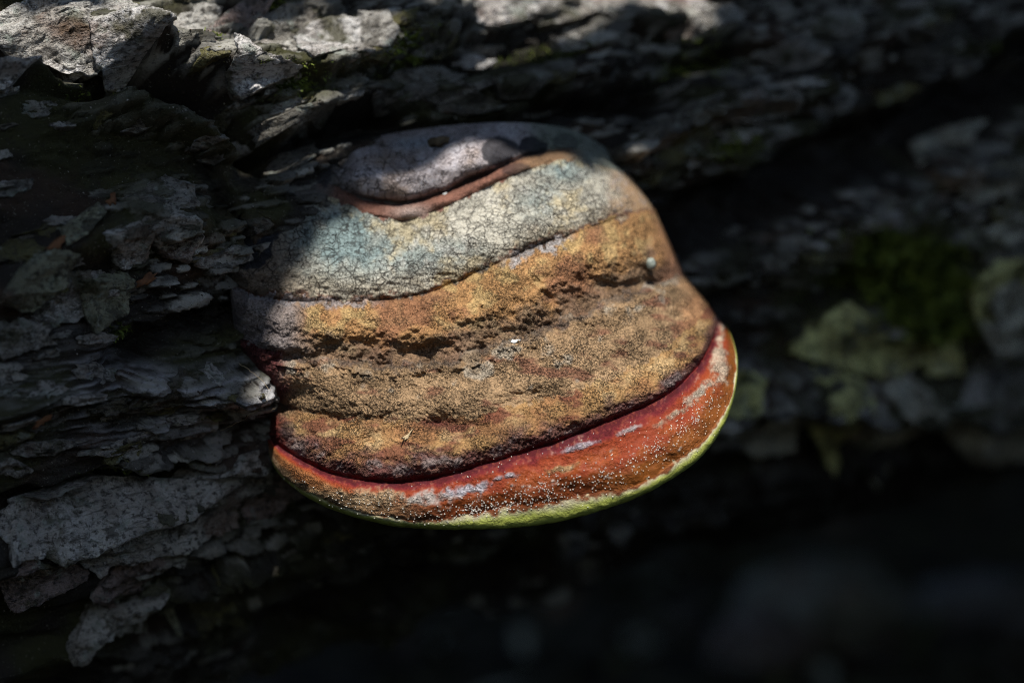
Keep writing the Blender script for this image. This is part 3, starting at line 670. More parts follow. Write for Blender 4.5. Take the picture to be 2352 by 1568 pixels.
# traced from the photograph: outline, lift, thickness, lip, layers, colour   (mm)
TRACED = [
 # ledge at the upper left
 ([(-60, 40), (40, -10), (150, -20), (300, 0), (350, 40), (362, 90), (250, 112), (130, 128), (40, 120), (-60, 140)], 2, 3, 3, 1, PALE),
 ([(-60, 120), (40, 105), (130, 92), (230, 98), (215, 118), (120, 145), (30, 168), (-60, 190)], 5, 2, 3, 1, WHITE),
 ([(200, 62), (330, 22), (366, 40), (372, 110), (330, 98), (250, 92)], 6, 2, 2, 1, WHITE),
 # second shelf
 ([(398, 30), (470, -10), (520, 0), (500, 60), (470, 100), (420, 110)], 3, 3, 2, 1, PALE),
 ([(470, 60), (560, -10), (640, -20), (600, 50), (540, 90), (480, 100)], 4, 2, 2, 2, PINK),
 ([(500, 140), (560, 105), (650, 120), (720, 130), (690, 160), (600, 182), (510, 178)], 4, 2, 4, 1, WHITE),
 ([(580, 30), (680, -10), (820, 0), (860, 60), (740, 90), (700, 130), (640, 90)], 3, 2, 3, 2, GREY),
 ([(690, 60), (790, 30), (900, 50), (870, 90), (760, 110), (712, 138), (690, 100)], 5, 2, 3, 1, WHITE),
 ([(820, 30), (900, 10), (930, 60), (905, 95), (850, 90)], 5, 2, 3, 1, PALE),
 # shoulder above the conk
 ([(285, 200), (340, 165), (420, 170), (400, 215), (330, 235)], 2, 2, 3, 1, GREEN),
 ([(400, 195), (520, 185), (600, 210), (560, 250), (440, 250)], 2, 2, 3, 2, DARK),
 ([(480, 345), (520, 290), (600, 275), (640, 300), (590, 340), (530, 352)], 3, 2, 4, 1, GREY),
 ([(430, 345), (450, 290), (520, 260), (560, 270), (500, 310)], 3, 2, 3, 1, DARK),
 ([(600, 275), (700, 235), (790, 220), (800, 250), (720, 275), (640, 300)], 3, 2, 3, 1, DARK),
 ([(608, 398), (640, 355), (720, 330), (740, 350), (690, 385), (640, 405)], 3, 2, 3, 1, DARK),
 ([(860, 215), (920, 150), (1020, 150), (1080, 165), (1020, 200), (930, 228)], 3, 3, 3, 2, GREY),
 # plates along the top
 ([(1030, -20), (1120, -30), (1240, -30), (1290, 0), (1230, 30), (1150, 48), (1090, 20)], 3, 2, 4, 1, WHITE),
 ([(1290, -30), (1380, -30), (1400, 10), (1330, 40), (1250, 45)], 3, 2, 3, 1, PALE),
 ([(1380, -20), (1480, -30), (1520, 0), (1440, 30), (1390, 20)], 3, 2, 3, 1, PALE),
 ([(1490, -20), (1600, -30), (1640, 0), (1590, 38), (1520, 20)], 3, 2, 4, 1, WHITE),
 ([(1600, 30), (1680, 10), (1720, 30), (1660, 60), (1610, 62)], 3, 2, 3, 1, PALE),
 ([(1030, 95), (1110, 80), (1180, 90), (1150, 115), (1050, 118)], 3, 2, 3, 2, GREY),
 ([(1040, 120), (1100, 115), (1150, 130), (1120, 150), (1060, 142)], 3, 2, 3, 1, WHITE),
 ([(980, 75), (1040, 55), (1070, 70), (1020, 90)], 3, 2, 2, 0, GREY),
 ([(1270, 80), (1340, 75), (1370, 95), (1310, 108)], 3, 2, 3, 1, PALE),
 ([(1015, 205), (1080, 190), (1150, 215), (1180, 240), (1100, 262), (1020, 250)], 3, 2, 3, 1, DARK),
 ([(1120, 175), (1250, 150), (1290, 165), (1230, 215), (1150, 225)], 3, 2, 3, 1, DARK),
 ([(1180, 240), (1260, 230), (1290, 255), (1230, 270)], 3, 2, 2, 0, DARK),
 # knobby ridge at the left
 ([(10, 690), (60, 610), (140, 560), (200, 580), (160, 650), (70, 720)], 3, 3, 3, 1, LICH),
 ([(150, 520), (230, 460), (260, 480), (220, 530), (170, 560)], 4, 3, 2, 1, LICH),
 ([(90, 680), (170, 620), (260, 620), (280, 680), (190, 740), (110, 745)], 3, 3, 3, 2, PALE),
 ([(360, 520), (420, 480), (475, 490), (490, 550), (450, 600), (400, 590)], 5, 4, 2, 2, PALE),
 ([(250, 530), (340, 500), (370, 530), (350, 600), (290, 620)], 4, 3, 2, 2, PALE),
 ([(200, 640), (290, 620), (330, 640), (300, 720), (230, 770), (205, 720)], 3, 3, 4, 1, LICH),
 ([(290, 450), (380, 400), (450, 420), (470, 470), (380, 480)], 3, 3, 1, 1, GREY),
 ([(0, 770), (50, 730), (110, 745), (80, 800), (10, 830)], 3, 2, 3, 1, GREY),
 # big pale plate and its neighbours at the lower left
 ([(10, 1240), (60, 1190), (200, 1150), (420, 1090), (600, 1045), (632, 1092), (560, 1150), (545, 1212), (450, 1245), (310, 1285), (230, 1320), (180, 1290), (60, 1270)], 2, 2, 4, 1, PALE),
 ([(430, 1190), (500, 1150), (565, 1145), (560, 1185), (540, 1222), (460, 1248)], 5, 1.5, 3, 2, PALE),
 ([(10, 1330), (70, 1290), (170, 1300), (215, 1320), (150, 1360), (40, 1402), (12, 1385)], 3, 2, 4, 0, PINK),
 ([(20, 1255), (80, 1235), (110, 1280), (80, 1310), (25, 1300)], 5, 1.5, 2, 1, PALE),
 ([(560, 1170), (640, 1120), (740, 1090), (770, 1130), (640, 1195), (580, 1215)], 2, 2, 3, 1, PINK),
 ([(215, 1380), (290, 1310), (380, 1290), (420, 1300), (350, 1360), (260, 1400)], 3, 2, 3, 1, PINK),
 ([(330, 1390), (380, 1350), (420, 1370), (390, 1410)], 3, 2, 3, 1, LICH),
 ([(160, 1510), (220, 1440), (330, 1400), (400, 1390), (340, 1460), (240, 1520), (180, 1535)], 4, 4, 4, 2, PALE),
 ([(420, 1400), (520, 1350), (540, 1380), (460, 1420)], 3, 2, 3, 1, OLIVE),
 ([(170, 1140), (280, 1060), (350, 1040), (330, 1080), (230, 1140)], 2, 2, 2, 1, OLIVE),
 ([(0, 1080), (40, 1060), (90, 1090), (60, 1110), (0, 1105)], 3, 2, 2, 2, PALE),
 # right ridge
 ([(1440, 340), (1520, 270), (1610, 225), (1690, 205), (1640, 260), (1560, 310), (1480, 400), (1450, 400)], 3, 3, 3, 2, DARK),
 ([(1480, 400), (1540, 330), (1620, 290), (1690, 270), (1640, 340), (1540, 390), (1500, 430)], 3, 3, 3, 1, OLIVE),
 ([(1660, 240), (1760, 215), (1840, 210), (1830, 260), (1740, 285), (1680, 280)], 3, 3, 3, 1, GREY),
 ([(1770, 110), (1860, 70), (1930, 90), (1900, 140), (1840, 155), (1790, 140)], 4, 3, 3, 2, PALE),
 ([(1850, 40), (1960, 20), (2010, 50), (1950, 80), (1880, 70)], 3, 3, 3, 1, GREY),
 ([(1880, 225), (1950, 190), (1985, 210), (1950, 260), (1900, 265)], 3, 2, 3, 1, GREY),
 ([(2080, 60), (2140, 20), (2180, 40), (2150, 90)], 3, 2, 3, 1, GREY),
 # pale yellow green plates at the right
 ([(1840, 800), (1880, 730), (1960, 700), (2050, 750), (2060, 830), (2010, 870), (1930, 860), (1870, 850)], 3, 3, 4, 1, YEL),
 ([(2000, 800), (2080, 770), (2190, 790), (2200, 840), (2130, 890), (2060, 900), (2020, 870)], 5, 3, 4, 1, YEL),
 ([(2150, 800), (2210, 780), (2215, 860), (2170, 900)], 4, 2, 4, 0, YEL),
 ([(1860, 960), (1920, 880), (2000, 880), (2010, 960), (1970, 1050), (1900, 1065)], 4, 3, 4, 1, YEL),
 ([(1690, 1000), (1740, 940), (1830, 930), (1870, 970), (1820, 1030), (1750, 1060), (1710, 1040)], 4, 3, 5, 1, RIGHT),
 ([(1680, 930), (1760, 890), (1800, 900), (1740, 960), (1690, 975)], 4, 3, 4, 1, YEL),
 ([(1960, 990), (2060, 930), (2180, 940), (2200, 990), (2120, 1040), (2070, 1090), (2020, 1142), (1990, 1100)], 4, 3, 5, 1, RIGHT),
 ([(2180, 1010), (2280, 960), (2370, 980), (2370, 1050), (2290, 1075), (2220, 1060)], 4, 3, 5, 1, RIGHT),
 ([(2030, 900), (2120, 890), (2170, 930), (2080, 960)], 4, 3, 4, 1, RIGHT),
 ([(2080, 330), (2180, 290), (2300, 270), (2280, 330), (2150, 380)], 2, 3, 2, 1, RIGHT),
 ([(2200, 420), (2300, 370), (2380, 370), (2360, 440), (2250, 470)], 2, 3, 2, 1, RIGHT),
 ([(2050, 480), (2160, 430), (2200, 450), (2130, 510), (2060, 520)], 2, 3, 2, 1, DARK),
 ([(2270, 540), (2380, 480), (2390, 540), (2310, 580)], 2, 3, 2, 1, RIGHT),
 # curled stack of scales at the right hand edge of the view
 ([(2250, 700), (2270, 620), (2320, 580), (2400, 570), (2440, 640), (2420, 760), (2370, 810), (2310, 800), (2265, 770)], 6, 5, 3, 1, DARK),
 ([(2262, 720), (2280, 650), (2330, 615), (2400, 610), (2420, 680), (2390, 780), (2330, 815), (2290, 800)], 11, 4, 3, 1, YEL),
 ([(2300, 720), (2320, 680), (2370, 655), (2410, 690), (2400, 760), (2340, 780)], 15, 4, 3, 1, RIGHT),
 ([(2275, 760), (2330, 745), (2400, 760), (2370, 810), (2300, 828)], 13, 3, 4, 1, RIGHT),
]
for k, (poly, lift, th, lip, lay, colr) in enumerate(TRACED):
    p = np.array(poly, float)
    s_, t_ = px_on_bark(p[:, 0], p[:, 1], (lift+th+lip*.4)*.001+.002)
    j = rng.uniform(.85, 1.12)
    ext = max(p.max(0)-p.min(0)); add_plate(np.stack([s_, t_], -1), lift*.001+.0016, th*.0008, lip*.001, lay, k+1.3, tuple(c*j for c in colr), rings=int(np.clip(ext/11, 11, 36)), npts=int(np.clip(ext*.65, 64, 220)), jag=.13)

# small scales all over the visible bark (not under the conk)
cs0, ct0 = px_to_st(np.array([560., 1640]), np.array([300., 1150]), 0)
placed = 0; tries = 0
while placed < 225 and tries < 4000:
    tries += 1
    px, py = rng.uniform(-20, 2370), rng.uniform(-20, 1300)
    if ((px-1110)/590)**2+((py-740)/500)**2 < 1: continue
    if py > 1560-px*.26+30*math.sin(px*.02): continue
    if px < 560 and 1080 < py < 1300 and rng.random() < .7: continue
    s_, t_ = px_to_st(np.array([px]), np.array([py]), 0); hl = float(h_low(s_, t_)[0])
    if hl < 0.002 and rng.random() < .93: continue
    if float(t_[0]) < -.13 and rng.random() < .8: continue
    ln = rng.uniform(.003, .0085)*(1.0+.6*(rng.random() < .2)); wd = ln*rng.uniform(.18, .42)
    an = np.linspace(0, 2*math.pi, 14, endpoint=False)
    rr = 1+.22*rng.normal(size=14)
    sk = rng.uniform(-.5, .5)
    o = np.stack([s_[0]+ln*np.cos(an)*rr, t_[0]+wd*np.sin(an)*rr+sk*wd*np.cos(an)], -1)
    g = rng.random()
    colr = GREY if g < .34 else DARK if g < .62 else OLIVE if g < .82 else PALE
    j = rng.uniform(.7, 1.15)*(1.25 if py < 260 else 1.)  # upper scales lighter, sky light put into their colour
    add_plate(o, .0012+.0020*rng.random(), rng.uniform(.001, .0022), rng.uniform(.001, .0035), 1 if rng.random() < .6 else 0, placed+200.7, tuple(c*j for c in colr), rings=8, npts=40, jag=.30)
    placed += 1
# ------------------------------------------------------------------ forest floor behind and below the log
def floor_z(x, y):
    z = -0.27+0.10*ss(.3, .8, y)+0.30*ss(.7, 2.4, y)+2.5*ss(2.5, 14, y)+0.30*ss(.5, 1.6, x)*ss(.2, .9, y)
    return z+0.025*fbm(x*2.3, y*2.3, 1.1, 4)+.010*fbm(x*14, y*14, 3.1, 3)
gx = np.concatenate([-np.geomspace(60, 2, 22), np.linspace(-1.9, 1.9, 260), np.geomspace(2, 60, 22)])
gy = np.concatenate([-np.geomspace(60, 2.2, 22), np.linspace(-2.1, 2.6, 260), np.geomspace(2.7, 60, 22)])
GX, GY = np.meshgrid(gx, gy)
gme = mesh_from("forest_floor", np.stack([GX, GY, floor_z(GX, GY)], -1).reshape(-1, 3), grid_faces(len(gx), len(gy)))
M_FLOOR = mat_simple("floor_duff", (.012, .010, .006), .9, .6, 30., .1, .003, (.018, .016, .007))
link("forest_floor", gme, M_FLOOR, kind="structure", label="dark forest floor of duff and moss below the log")
# litter: bits of leaf, bark and moss too small and blurred to count
NL = 4200
lx = rng.uniform(-.9, 1.5, NL); ly = rng.uniform(.05, 2.2, NL); lz = floor_z(lx, ly)
V = []; F = []; LC = []
for i in range(NL):
    a = rng.uniform(0, 6.28); L = rng.uniform(.008, .026); W_ = L*rng.uniform(.2, .6)
    ca, sa = math.cos(a), math.sin(a); ti = rng.normal(0, .5); tj = rng.normal(0, .4)
    b0 = len(V)
    for (u_, v_) in ((-1, 0), (-.2, .8), (1, .1), (.1, -.9)):
        dx, dy = u_*L*ca-v_*W_*sa, u_*L*sa+v_*W_*ca
        V.append((lx[i]+dx, ly[i]+dy, lz[i]+.004+u_*L*ti*.5+v_*W_*tj+abs(v_)*.003))
    F.append((b0, b0+1, b0+2, b0+3))
    g = rng.random()
    LC += [((.035, .024, .014) if g < .40 else (.055, .058, .014) if g < .76 else (.12, .07, .035) if g < .88 else (.20, .205, .15))]*4
lme = mesh_from("leaf_litter", np.array(V), np.array(F)); set_col(lme, "Col", np.array(LC, np.float32))
def mat_attr(name, rough=.8, spec=.25):
    N = NT(name); c_ = N.n("ShaderNodeAttribute", attribute_name="Col").outputs["Color"]
    pos = N.n("ShaderNodeNewGeometry").outputs["Position"]
    N.l(N.mix(N.rng(N.noise(pos, 160.), .4, .7, 0, .5), c_, (.02, .016, .01)), N.b.inputs["Base Color"])
    N.b.inputs["Roughness"].default_value = rough; N.b.inputs["Specular IOR Level"].default_value = spec
    return N.m
M_ATTR = mat_attr("litter_bits")
link("leaf_litter", lme, M_ATTR, kind="stuff", label="scattered leaf, bark and moss litter on the dark forest floor", cat="litter")

# fallen pieces of bark on the floor, out of focus
def lump(name, px, py, rx, ry, rz, seed, colr, label):
    """a rough slab resting on the floor where the view ray through (px,py) meets it"""
    y = .2
    for y in np.linspace(.2, 2.2, 400):
        p = unproj(px, py, y)
        if p[2] <= floor_z(np.array(p[0]), np.array(p[1])): break
    n, m = 40, 24
    th = np.linspace(0, 2*math.pi, n, endpoint=False)[None, :]; ph = np.linspace(-math.pi/2, math.pi/2, m)[:, None]
    dx, dy, dz = np.cos(ph)*np.cos(th), np.cos(ph)*np.sin(th), np.sin(ph)+0*th
    r = 1+.45*fbm(dx*1.7+seed, dy*1.7, dz*1.7, 4)
    st_ = np.round(dz*r*4+fbm(dx*3, dy*3+seed, dz*3, 3))/4
    Vv = np.stack([dx*r*rx, dy*r*ry, (dz*r*.5+st_*.5)*rz], -1).reshape(-1, 3)
    me = mesh_from(name, Vv, grid_faces(n, m, True))
    o = link(name, me, M_PLATE, label=label, cat="bark piece", loc=(float(p[0]), float(p[1])+ry*.5, float(floor_z(np.array(p[0]), np.array(p[1]+ry*.5)))+rz*.35))
    o.color = (*colr, 1); return o
lump("fallen_bark_piece", 1900, 1480, .050, .035, .034, 1.2, (.20, .21, .17), "broken pale grey green bark piece lying on the floor below the hanging pale plates")
lump("fallen_bark_piece", 2260, 1440, .040, .03, .022, 4.2, (.14, .14, .14), "small grey bark piece on the floor under the right hand end of the log")
lump("fallen_bark_piece", 1760, 1540, .03, .03, .02, 7.9, (.17, .13, .11), "reddish brown bark lump on the floor in front of the pale piece")

# ------------------------------------------------------------------ moss on the log
M_MOSS = mat_simple("moss_leaves", (.075, .11, .018), .7, .5, 120., .25, .0003, (.12, .15, .026))
def moss(name, regions, n, label, length=(.002, .005), seed=3):
    r_ = np.random.default_rng(seed); V = []; F = []
    for (cx, cy, rx, ry, share) in regions:
        k = int(n*share)
        px = cx+rx*r_.normal(size=k)*.5; py = cy+ry*r_.normal(size=k)*.5
        s_, t_ = px_to_st(px, py, .004)
        i = np.clip(np.searchsorted(sg, s_), 0, len(sg)-1); j_ = np.clip(np.searchsorted(tg, t_), 0, len(tg)-1)
        hb = H[j_, i]
        P0 = log_point(s_, t_, hb-.0005); nn = log_point(s_, t_, hb+.01)-P0; nn /= np.linalg.norm(nn, axis=1)[:, None]
        d = nn+r_.normal(size=(k, 3))*.6+np.array([0, 0, -.25]); d /= np.linalg.norm(d, axis=1)[:, None]
        ln = r_.uniform(*length, size=k)*(1.3-np.clip(np.hypot((px-cx)/rx, (py-cy)/ry), 0, 1))
        sd = np.cross(d, r_.normal(size=(k, 3))); sd /= np.linalg.norm(sd, axis=1)[:, None]
        wv = (ln*.13)[:, None]
        for q in range(k):
            b0 = len(V)
            V += [P0[q]-sd[q]*wv[q], P0[q]+sd[q]*wv[q], P0[q]+d[q]*ln[q]*.6+sd[q]*wv[q]*1.1, P0[q]+d[q]*ln[q]+nn[q]*-.0004, P0[q]+d[q]*ln[q]*.6-sd[q]*wv[q]*1.1]
            F.append((b0, b0+1, b0+2, b0+4)); F.append((b0+4, b0+2, b0+3, b0+3))
    V = np.array(V); Fa = np.array(F)
    quads = Fa[0::2]; tris = Fa[1::2, :3]
    o0 = V.mean(0)
    return link(name, mesh_from(name, V-o0, [quads, tris]), M_MOSS, label=label, cat="moss", kind="stuff", loc=tuple(o0))
moss("moss_cushion", [(2090, 640, 170, 120, .5), (2150, 730, 120, 70, .3), (2000, 560, 80, 50, .2)], 9000, "dark green moss cushion on the log beside the pale yellow plates", (.004, .011), 3)
moss("moss_film", [(1650, 340, 150, 60, .16), (1600, 150, 150, 70, .14), (900, 140, 160, 50, .13), (1250, 120, 140, 40, .12), (640, 215, 130, 30, .1), (250, 205, 150, 30, .08), (470, 105, 50, 18, .05), (620, 15, 60, 16, .05), (280, 760, 60, 40, .05), (300, 1110, 160, 40, .07), (2250, 110, 120, 40, .05)],
     9000, "thin olive moss growing in the furrows of the bark around the conk", (.0010, .0030), 5)

# crumbs of bark and dust caught in the clefts
NCR = 7000
px = rng.uniform(-20, 2372, NCR); py = rng.uniform(-20, 1450, NCR)
s_, t_ = px_to_st(px, py, .002)
i = np.clip(np.searchsorted(sg, s_), 0, len(sg)-1); j_ = np.clip(np.searchsorted(tg, t_), 0, len(tg)-1)
P0 = log_point(s_, t_, H[j_, i])
sz = rng.uniform(.00010, .00034, NCR)
tet = np.array([(1, 1, 1), (-1, -1, 1), (-1, 1, -1), (1, -1, -1)], float)
V = (P0[:, None, :]+(tet[None]*rng.uniform(.4, 1.2, (NCR, 4, 3)))*sz[:, None, None]).reshape(-1, 3)
F = (np.arange(NCR)[:, None, None]*4+np.array([(0, 1, 2), (0, 3, 1), (0, 2, 3), (1, 3, 2)])[None]).reshape(-1, 3)
cme = mesh_from("bark_crumbs", V, F, False)
cc_ = np.array([(.05, .03, .02), (.2, .18, .15), (.09, .085, .03), (.35, .33, .30)], np.float32)[rng.choice(4, NCR, p=[.4, .3, .2, .1])]
set_col(cme, "Col", np.repeat(cc_, 4, 0))
link("bark_crumbs", cme, M_ATTR, kind="stuff", label="tiny crumbs of bark and dust caught on the log", cat="debris")

# ------------------------------------------------------------------ small things on the conk and the bark
M_SPECK = mat_simple("spore_white", (.72, .70, .64), .6, .12, 900., .4, .0001)
octa = np.array([(1, 0, 0), (-1, 0, 0), (0, 1, 0), (0, -1, 0), (0, 0, 1), (0, 0, -1)], float)
of = np.array([(0, 2, 4), (2, 1, 4), (1, 3, 4), (3, 0, 4), (2, 0, 5), (1, 2, 5), (3, 1, 5), (0, 3, 5)])
V = []; F = []
def specks(n, cx, cy, rx, ry, ang=0.0, smin=.00012, smax=.00026):
    for _ in range(n):
        u_, v_ = rng.normal(size=2)*.5
        px = cx+u_*rx*math.cos(ang)-v_*ry*math.sin(ang); py = cy+u_*rx*math.sin(ang)+v_*ry*math.cos(ang)
        p, nn, ii, jj = conk_at(px, py)
        if ii < starts[6]-6 or ii > starts[7]+10: continue
        s = rng.uniform(smin, smax); b0 = len(V)*6
        jt = rng.normal(size=3)*.00035; p = p+jt-nn*np.dot(jt, nn)
        V.append(p+nn*s*.5+octa*s*rng.uniform(.7, 1.2, (6, 1))); F.append(of+b0)
# fast nearest-vertex lookup in the margin only
_sub = slice(starts[6]-8, starts[7]+12)
_mX, _mY = X[_sub][::2, ::2], Y[_sub][::2, ::2]
def conk_at(px, py, _full=conk_at):
    d = (_mX-px)**2+(_mY-py)**2
    i, j = np.unravel_index(np.argmin(d), d.shape)
    if d[i, j] < 90: ii, jj = starts[6]-8+2*i, 2*j; return CP[ii, jj], NRM[ii, jj], ii, jj
    return _full(px, py)
specks(230, 1130, 1165, 190, 18, -.12); specks(260, 1220, 1130, 240, 34, -.22); specks(260, 1500, 1030, 210, 44, -.55); specks(120, 1600, 950, 90, 40, -1.0); specks(60, 800, 1150, 200, 26, .2); specks(60, 1100, 1080, 500, 20, -.28)
spm = mesh_from("spore_specks", np.concatenate(V)-CL, np.concatenate(F))
link("spore_specks", spm, M_SPECK, conk, kind="stuff", label="tiny white specks scattered over the red margin")

def chip(name, p, nn, length, width, thick, ang, mat, label, cat, seed=1, bend=.2):
    """an irregular little flake lying on a surface at p"""
    nn = nn/np.linalg.norm(nn)
    a_ = np.cross(nn, [0, 1, .2]); a_ /= np.linalg.norm(a_); b_ = np.cross(nn, a_)
    e1 = a_*math.cos(ang)+b_*math.sin(ang); e2 = np.cross(nn, e1)
    r_ = np.random.default_rng(seed); n = 16; th = np.linspace(0, 2*math.pi, n, endpoint=False)
    rr = 1+.28*r_.normal(size=n)
    top = [(length*.5*math.cos(t_)*q, width*.5*math.sin(t_)*q) for t_, q in zip(th, rr)]
    Vv = []
    for lvl, sc in ((0, .9), (thick, 1.), (thick*1.35, .55)):
        for (u_, v_) in top: Vv.append(e1*u_*sc+e2*v_*sc+nn*(lvl+bend*(u_*u_)/length+r_.normal()*thick*.15))
    Vv.append(nn*thick*1.2); Vv.append(nn*0.)
    i = np.arange(n); i2 = (i+1) % n
    q = np.concatenate([np.stack([k*n+i, k*n+i2, (k+1)*n+i2, (k+1)*n+i], -1) for k in (0, 1)])
    tr = np.concatenate([np.stack([2*n+i, 2*n+i2, np.full(n, 3*n)], -1), np.stack([i2, i, np.full(n, 3*n+1)], -1)])
    return link(name, mesh_from(name, np.array(Vv), [q, tr]), mat, label=label, cat=cat, loc=tuple(p+nn*.0001))
M_TAN = mat_simple("dry_tan", (.46, .36, .22), .7, .25, 500., .3, .0002)
M_WHITE = mat_simple("flake_white", (.62, .66, .66), .6, .15, 700., .3, .0002)
M_RUST = mat_simple("dry_rust", (.13, .058, .025), .7, .4, 300., .3, .0002)
M_CRUMB = mat_simple("bark_crumb_brown", (.10, .075, .045), .8, .5, 400., .3, .0006)
M_DROP = mat_simple("grey_green_gall", (.22, .25, .22), .35, .4, 600., .5, .0002)
from_conk = lambda px, py: conk_at(px, py)[:2]
p, nn = from_conk(932, 1005); chip("leaf_fragment", p, nn, .0042, .0016, .0002, 1.0, M_TAN, "pale tan leaf scrap stuck on the brown layer above the red margin", "leaf scrap", 3, .5)
p, nn = from_conk(1180, 785); chip("lichen_flake", p, nn, .0034, .0018, .0003, .1, M_WHITE, "small white flake in the furrow between brown layers", "flake", 5)
p, nn = from_conk(1022, 448); chip("lichen_flake", p, nn, .0013, .0010, .0003, .4, M_WHITE, "tiny white dot on the reddish roll below the grey layer", "flake", 7)
p, nn = from_conk(1010, 332); chip("bark_crumb", p, nn, .0075, .0030, .0018, .2, M_CRUMB, "dark brown bark crumb lying on the grey top of the conk", "bark crumb", 9, .1)
p, nn = from_conk(1492, 606)
n_, m_ = 18, 12
th = np.linspace(0, 2*math.pi, n_, endpoint=False)[None, :]; ph = np.linspace(-1.57, 1.57, m_)[:, None]
rr = 1+.18*fbm(np.cos(ph)*np.cos(th)*1.5+3, np.cos(ph)*np.sin(th)*1.5, np.sin(ph)*1.5+0*th, 2)
gv = np.stack([np.cos(ph)*np.cos(th)*.0016*rr, np.cos(ph)*np.sin(th)*.0014*rr, np.sin(ph)*.0020*rr+0*th], -1).reshape(-1, 3)
link("gall_bump", mesh_from("gall_bump", gv, grid_faces(n_, m_, True)), M_DROP, label="shiny grey green nodule at the right end of the ochre layer", cat="nodule", loc=tuple(p+nn*.0006))
def on_log(px, py):
    s_, t_ = px_to_st(np.array([float(px)]), np.array([float(py)]), .006)
    i = np.searchsorted(sg, s_)[0]; j = np.searchsorted(tg, t_)[0]
    h = np.array([H[max(0, j-3):j+3, max(0, i-3):i+3].max()])
    p = log_point(s_, t_, h)[0]; q = log_point(s_, t_, h+.01)[0]
    return p, q-p
for k, (px, py, L, W_, an, mt, nm, lb, ct_) in enumerate([
    (958, 268, .0060, .0009, 1.1, M_TAN, "dry_needle", "tan dry needle in the dark cleft above the grey layer", "needle"),
    (240, 468, .0040, .0030, .3, M_RUST, "lichen_spot", "rust orange lichen spot on top of the knobby bark ridge", "lichen"),
    (100, 572, .0090, .0022, .1, M_RUST, "bark_chip", "rusty bark chip lying on the slope left of the knobby ridge", "bark chip"),
    (78, 958, .0065, .0024, .6, M_RUST, "bark_chip", "rusty bark chip on the fibrous ridge", "bark chip"),
    (332, 642, .0070, .0030, .2, M_RUST, "bark_chip", "brown bark chip in the cleft under the knobby ridge", "bark chip"),
    (1010, 58, .0022, .0018, .2, M_WHITE, "lichen_flake", "pale blue green lichen flake on the bark above the conk", "flake")]):
    p, nn = on_log(px, py); chip(nm, p, nn, L, W_, .0005, an+(1.57 if k else 0), mt, lb, ct_, 20+k, .02)

# a few fine hairs and rootlets
def hair(p0, p1, sag, rad, seed, label):
    r_ = np.random.default_rng(seed); n = 14; k = 5
    t_ = np.linspace(0, 1, n)[:, None]
    Pp = p0+(p1-p0)*t_+np.array([0, 0, -sag])*4*t_*(1-t_)+r_.normal(size=(n, 3))*rad*2
    an = np.linspace(0, 2*math.pi, k, endpoint=False)
    d = p1-p0; d = d/np.linalg.norm(d); a_ = np.cross(d, [.3, 1, .2]); a_ /= np.linalg.norm(a_); b_ = np.cross(d, a_)
    ring = np.cos(an)[:, None]*a_+np.sin(an)[:, None]*b_
    Vv = (Pp[:, None, :]+ring[None]*rad*(1-.6*t_[:, :, None])).reshape(-1, 3)
    o0 = Pp[0]
    return link("rootlet", mesh_from("rootlet", Vv-o0, grid_faces(k, n, True)), M_TAN, label=label, cat="rootlet", loc=tuple(o0))
for k, (a_, b_, sag, lb) in enumerate([((512, 990), (508, 900), .0005, "fine upright hair standing on the fibrous ridge"), ((560, 930), (590, 905), .001, "short bent rootlet at the tip of the fibrous ridge"),
                                       ((548, 835), (572, 870), -.001, "arched rootlet in the cleft left of the dark purple side")]):
    p0, n0_ = on_log(*a_); p1, n1_ = on_log(*b_)
    hair(p0, p1+n1_*.25, sag, .00009, 40+k, lb)

# ------------------------------------------------------------------ trees overhead: their crowns shade the log, leaves cut out of them set where the sun falls
def in_poly(px, py, poly):
    px = np.asarray(px); py = np.asarray(py); r = np.zeros(px.shape, bool); n = len(poly); j = n-1
    for i in range(n):
        xi, yi = poly[i]; xj, yj = poly[j]
        r ^= ((yi > py) != (yj > py)) & (px < (xj-xi)*(py-yi)/(yj-yi+1e-9)+xi); j = i
    return r
A1 = np.cross(SUNV, [0, 0, 1.]); A1 /= np.linalg.norm(A1); A2 = np.cross(A1, SUNV)
LIT = [(930, 505), (1000, 482), (1060, 450), (1040, 400), (1120, 385), (1200, 400), (1280, 385), (1340, 405), (1420, 440), (1440, 405), (1490, 440), (1560, 560), (1640, 650), (1720, 770), (1730, 950), (1620, 1090), (1400, 1220), (1000, 1250),
       (800, 1220), (620, 1110), (615, 1010), (670, 850), (690, 765), (690, 700), (740, 660), (775, 610), (780, 560), (850, 530)]
msk = in_poly(X, Y, LIT); msk[:, :nb_+34] = False; msk[:, -(nb_+16):] = False
pts = [CP[:X.shape[0]][msk]]
for poly in ([(0, 60), (60, 70), (130, 60), (240, 60), (330, 5), (385, 15), (375, 60), (250, 104), (130, 122), (0, 142)],
             [(490, 115), (640, 105), (750, 100), (720, 155), (560, 165), (485, 158)], [(400, 30), (450, 10), (480, 90), (420, 110)], [(1050, 0), (1290, -5), (1240, 32), (1140, 48)], [(1500, -5), (1630, -5), (1590, 36), (1520, 22)],
             [(720, 70), (890, 60), (860, 95), (730, 128)], [(1300, -5), (1400, -5), (1330, 30)], [(1040, 100), (1140, 95), (1130, 130), (1050, 135)]):
    bx = np.array(poly); gxx, gyy = np.meshgrid(np.arange(bx[:, 0].min(), bx[:, 0].max(), 4.), np.arange(bx[:, 1].min(), bx[:, 1].max(), 4.))
    mk = in_poly(gxx, gyy, poly); s_, t_ = px_on_bark(gxx[mk], gyy[mk], .004)
    pts.append(log_point(s_, t_, h_low(s_, t_)+.004))
pts = np.vstack(pts)
RES = .003; OFF = .45; NG = int(2*OFF/RES)
mask = np.zeros((NG, NG), bool)
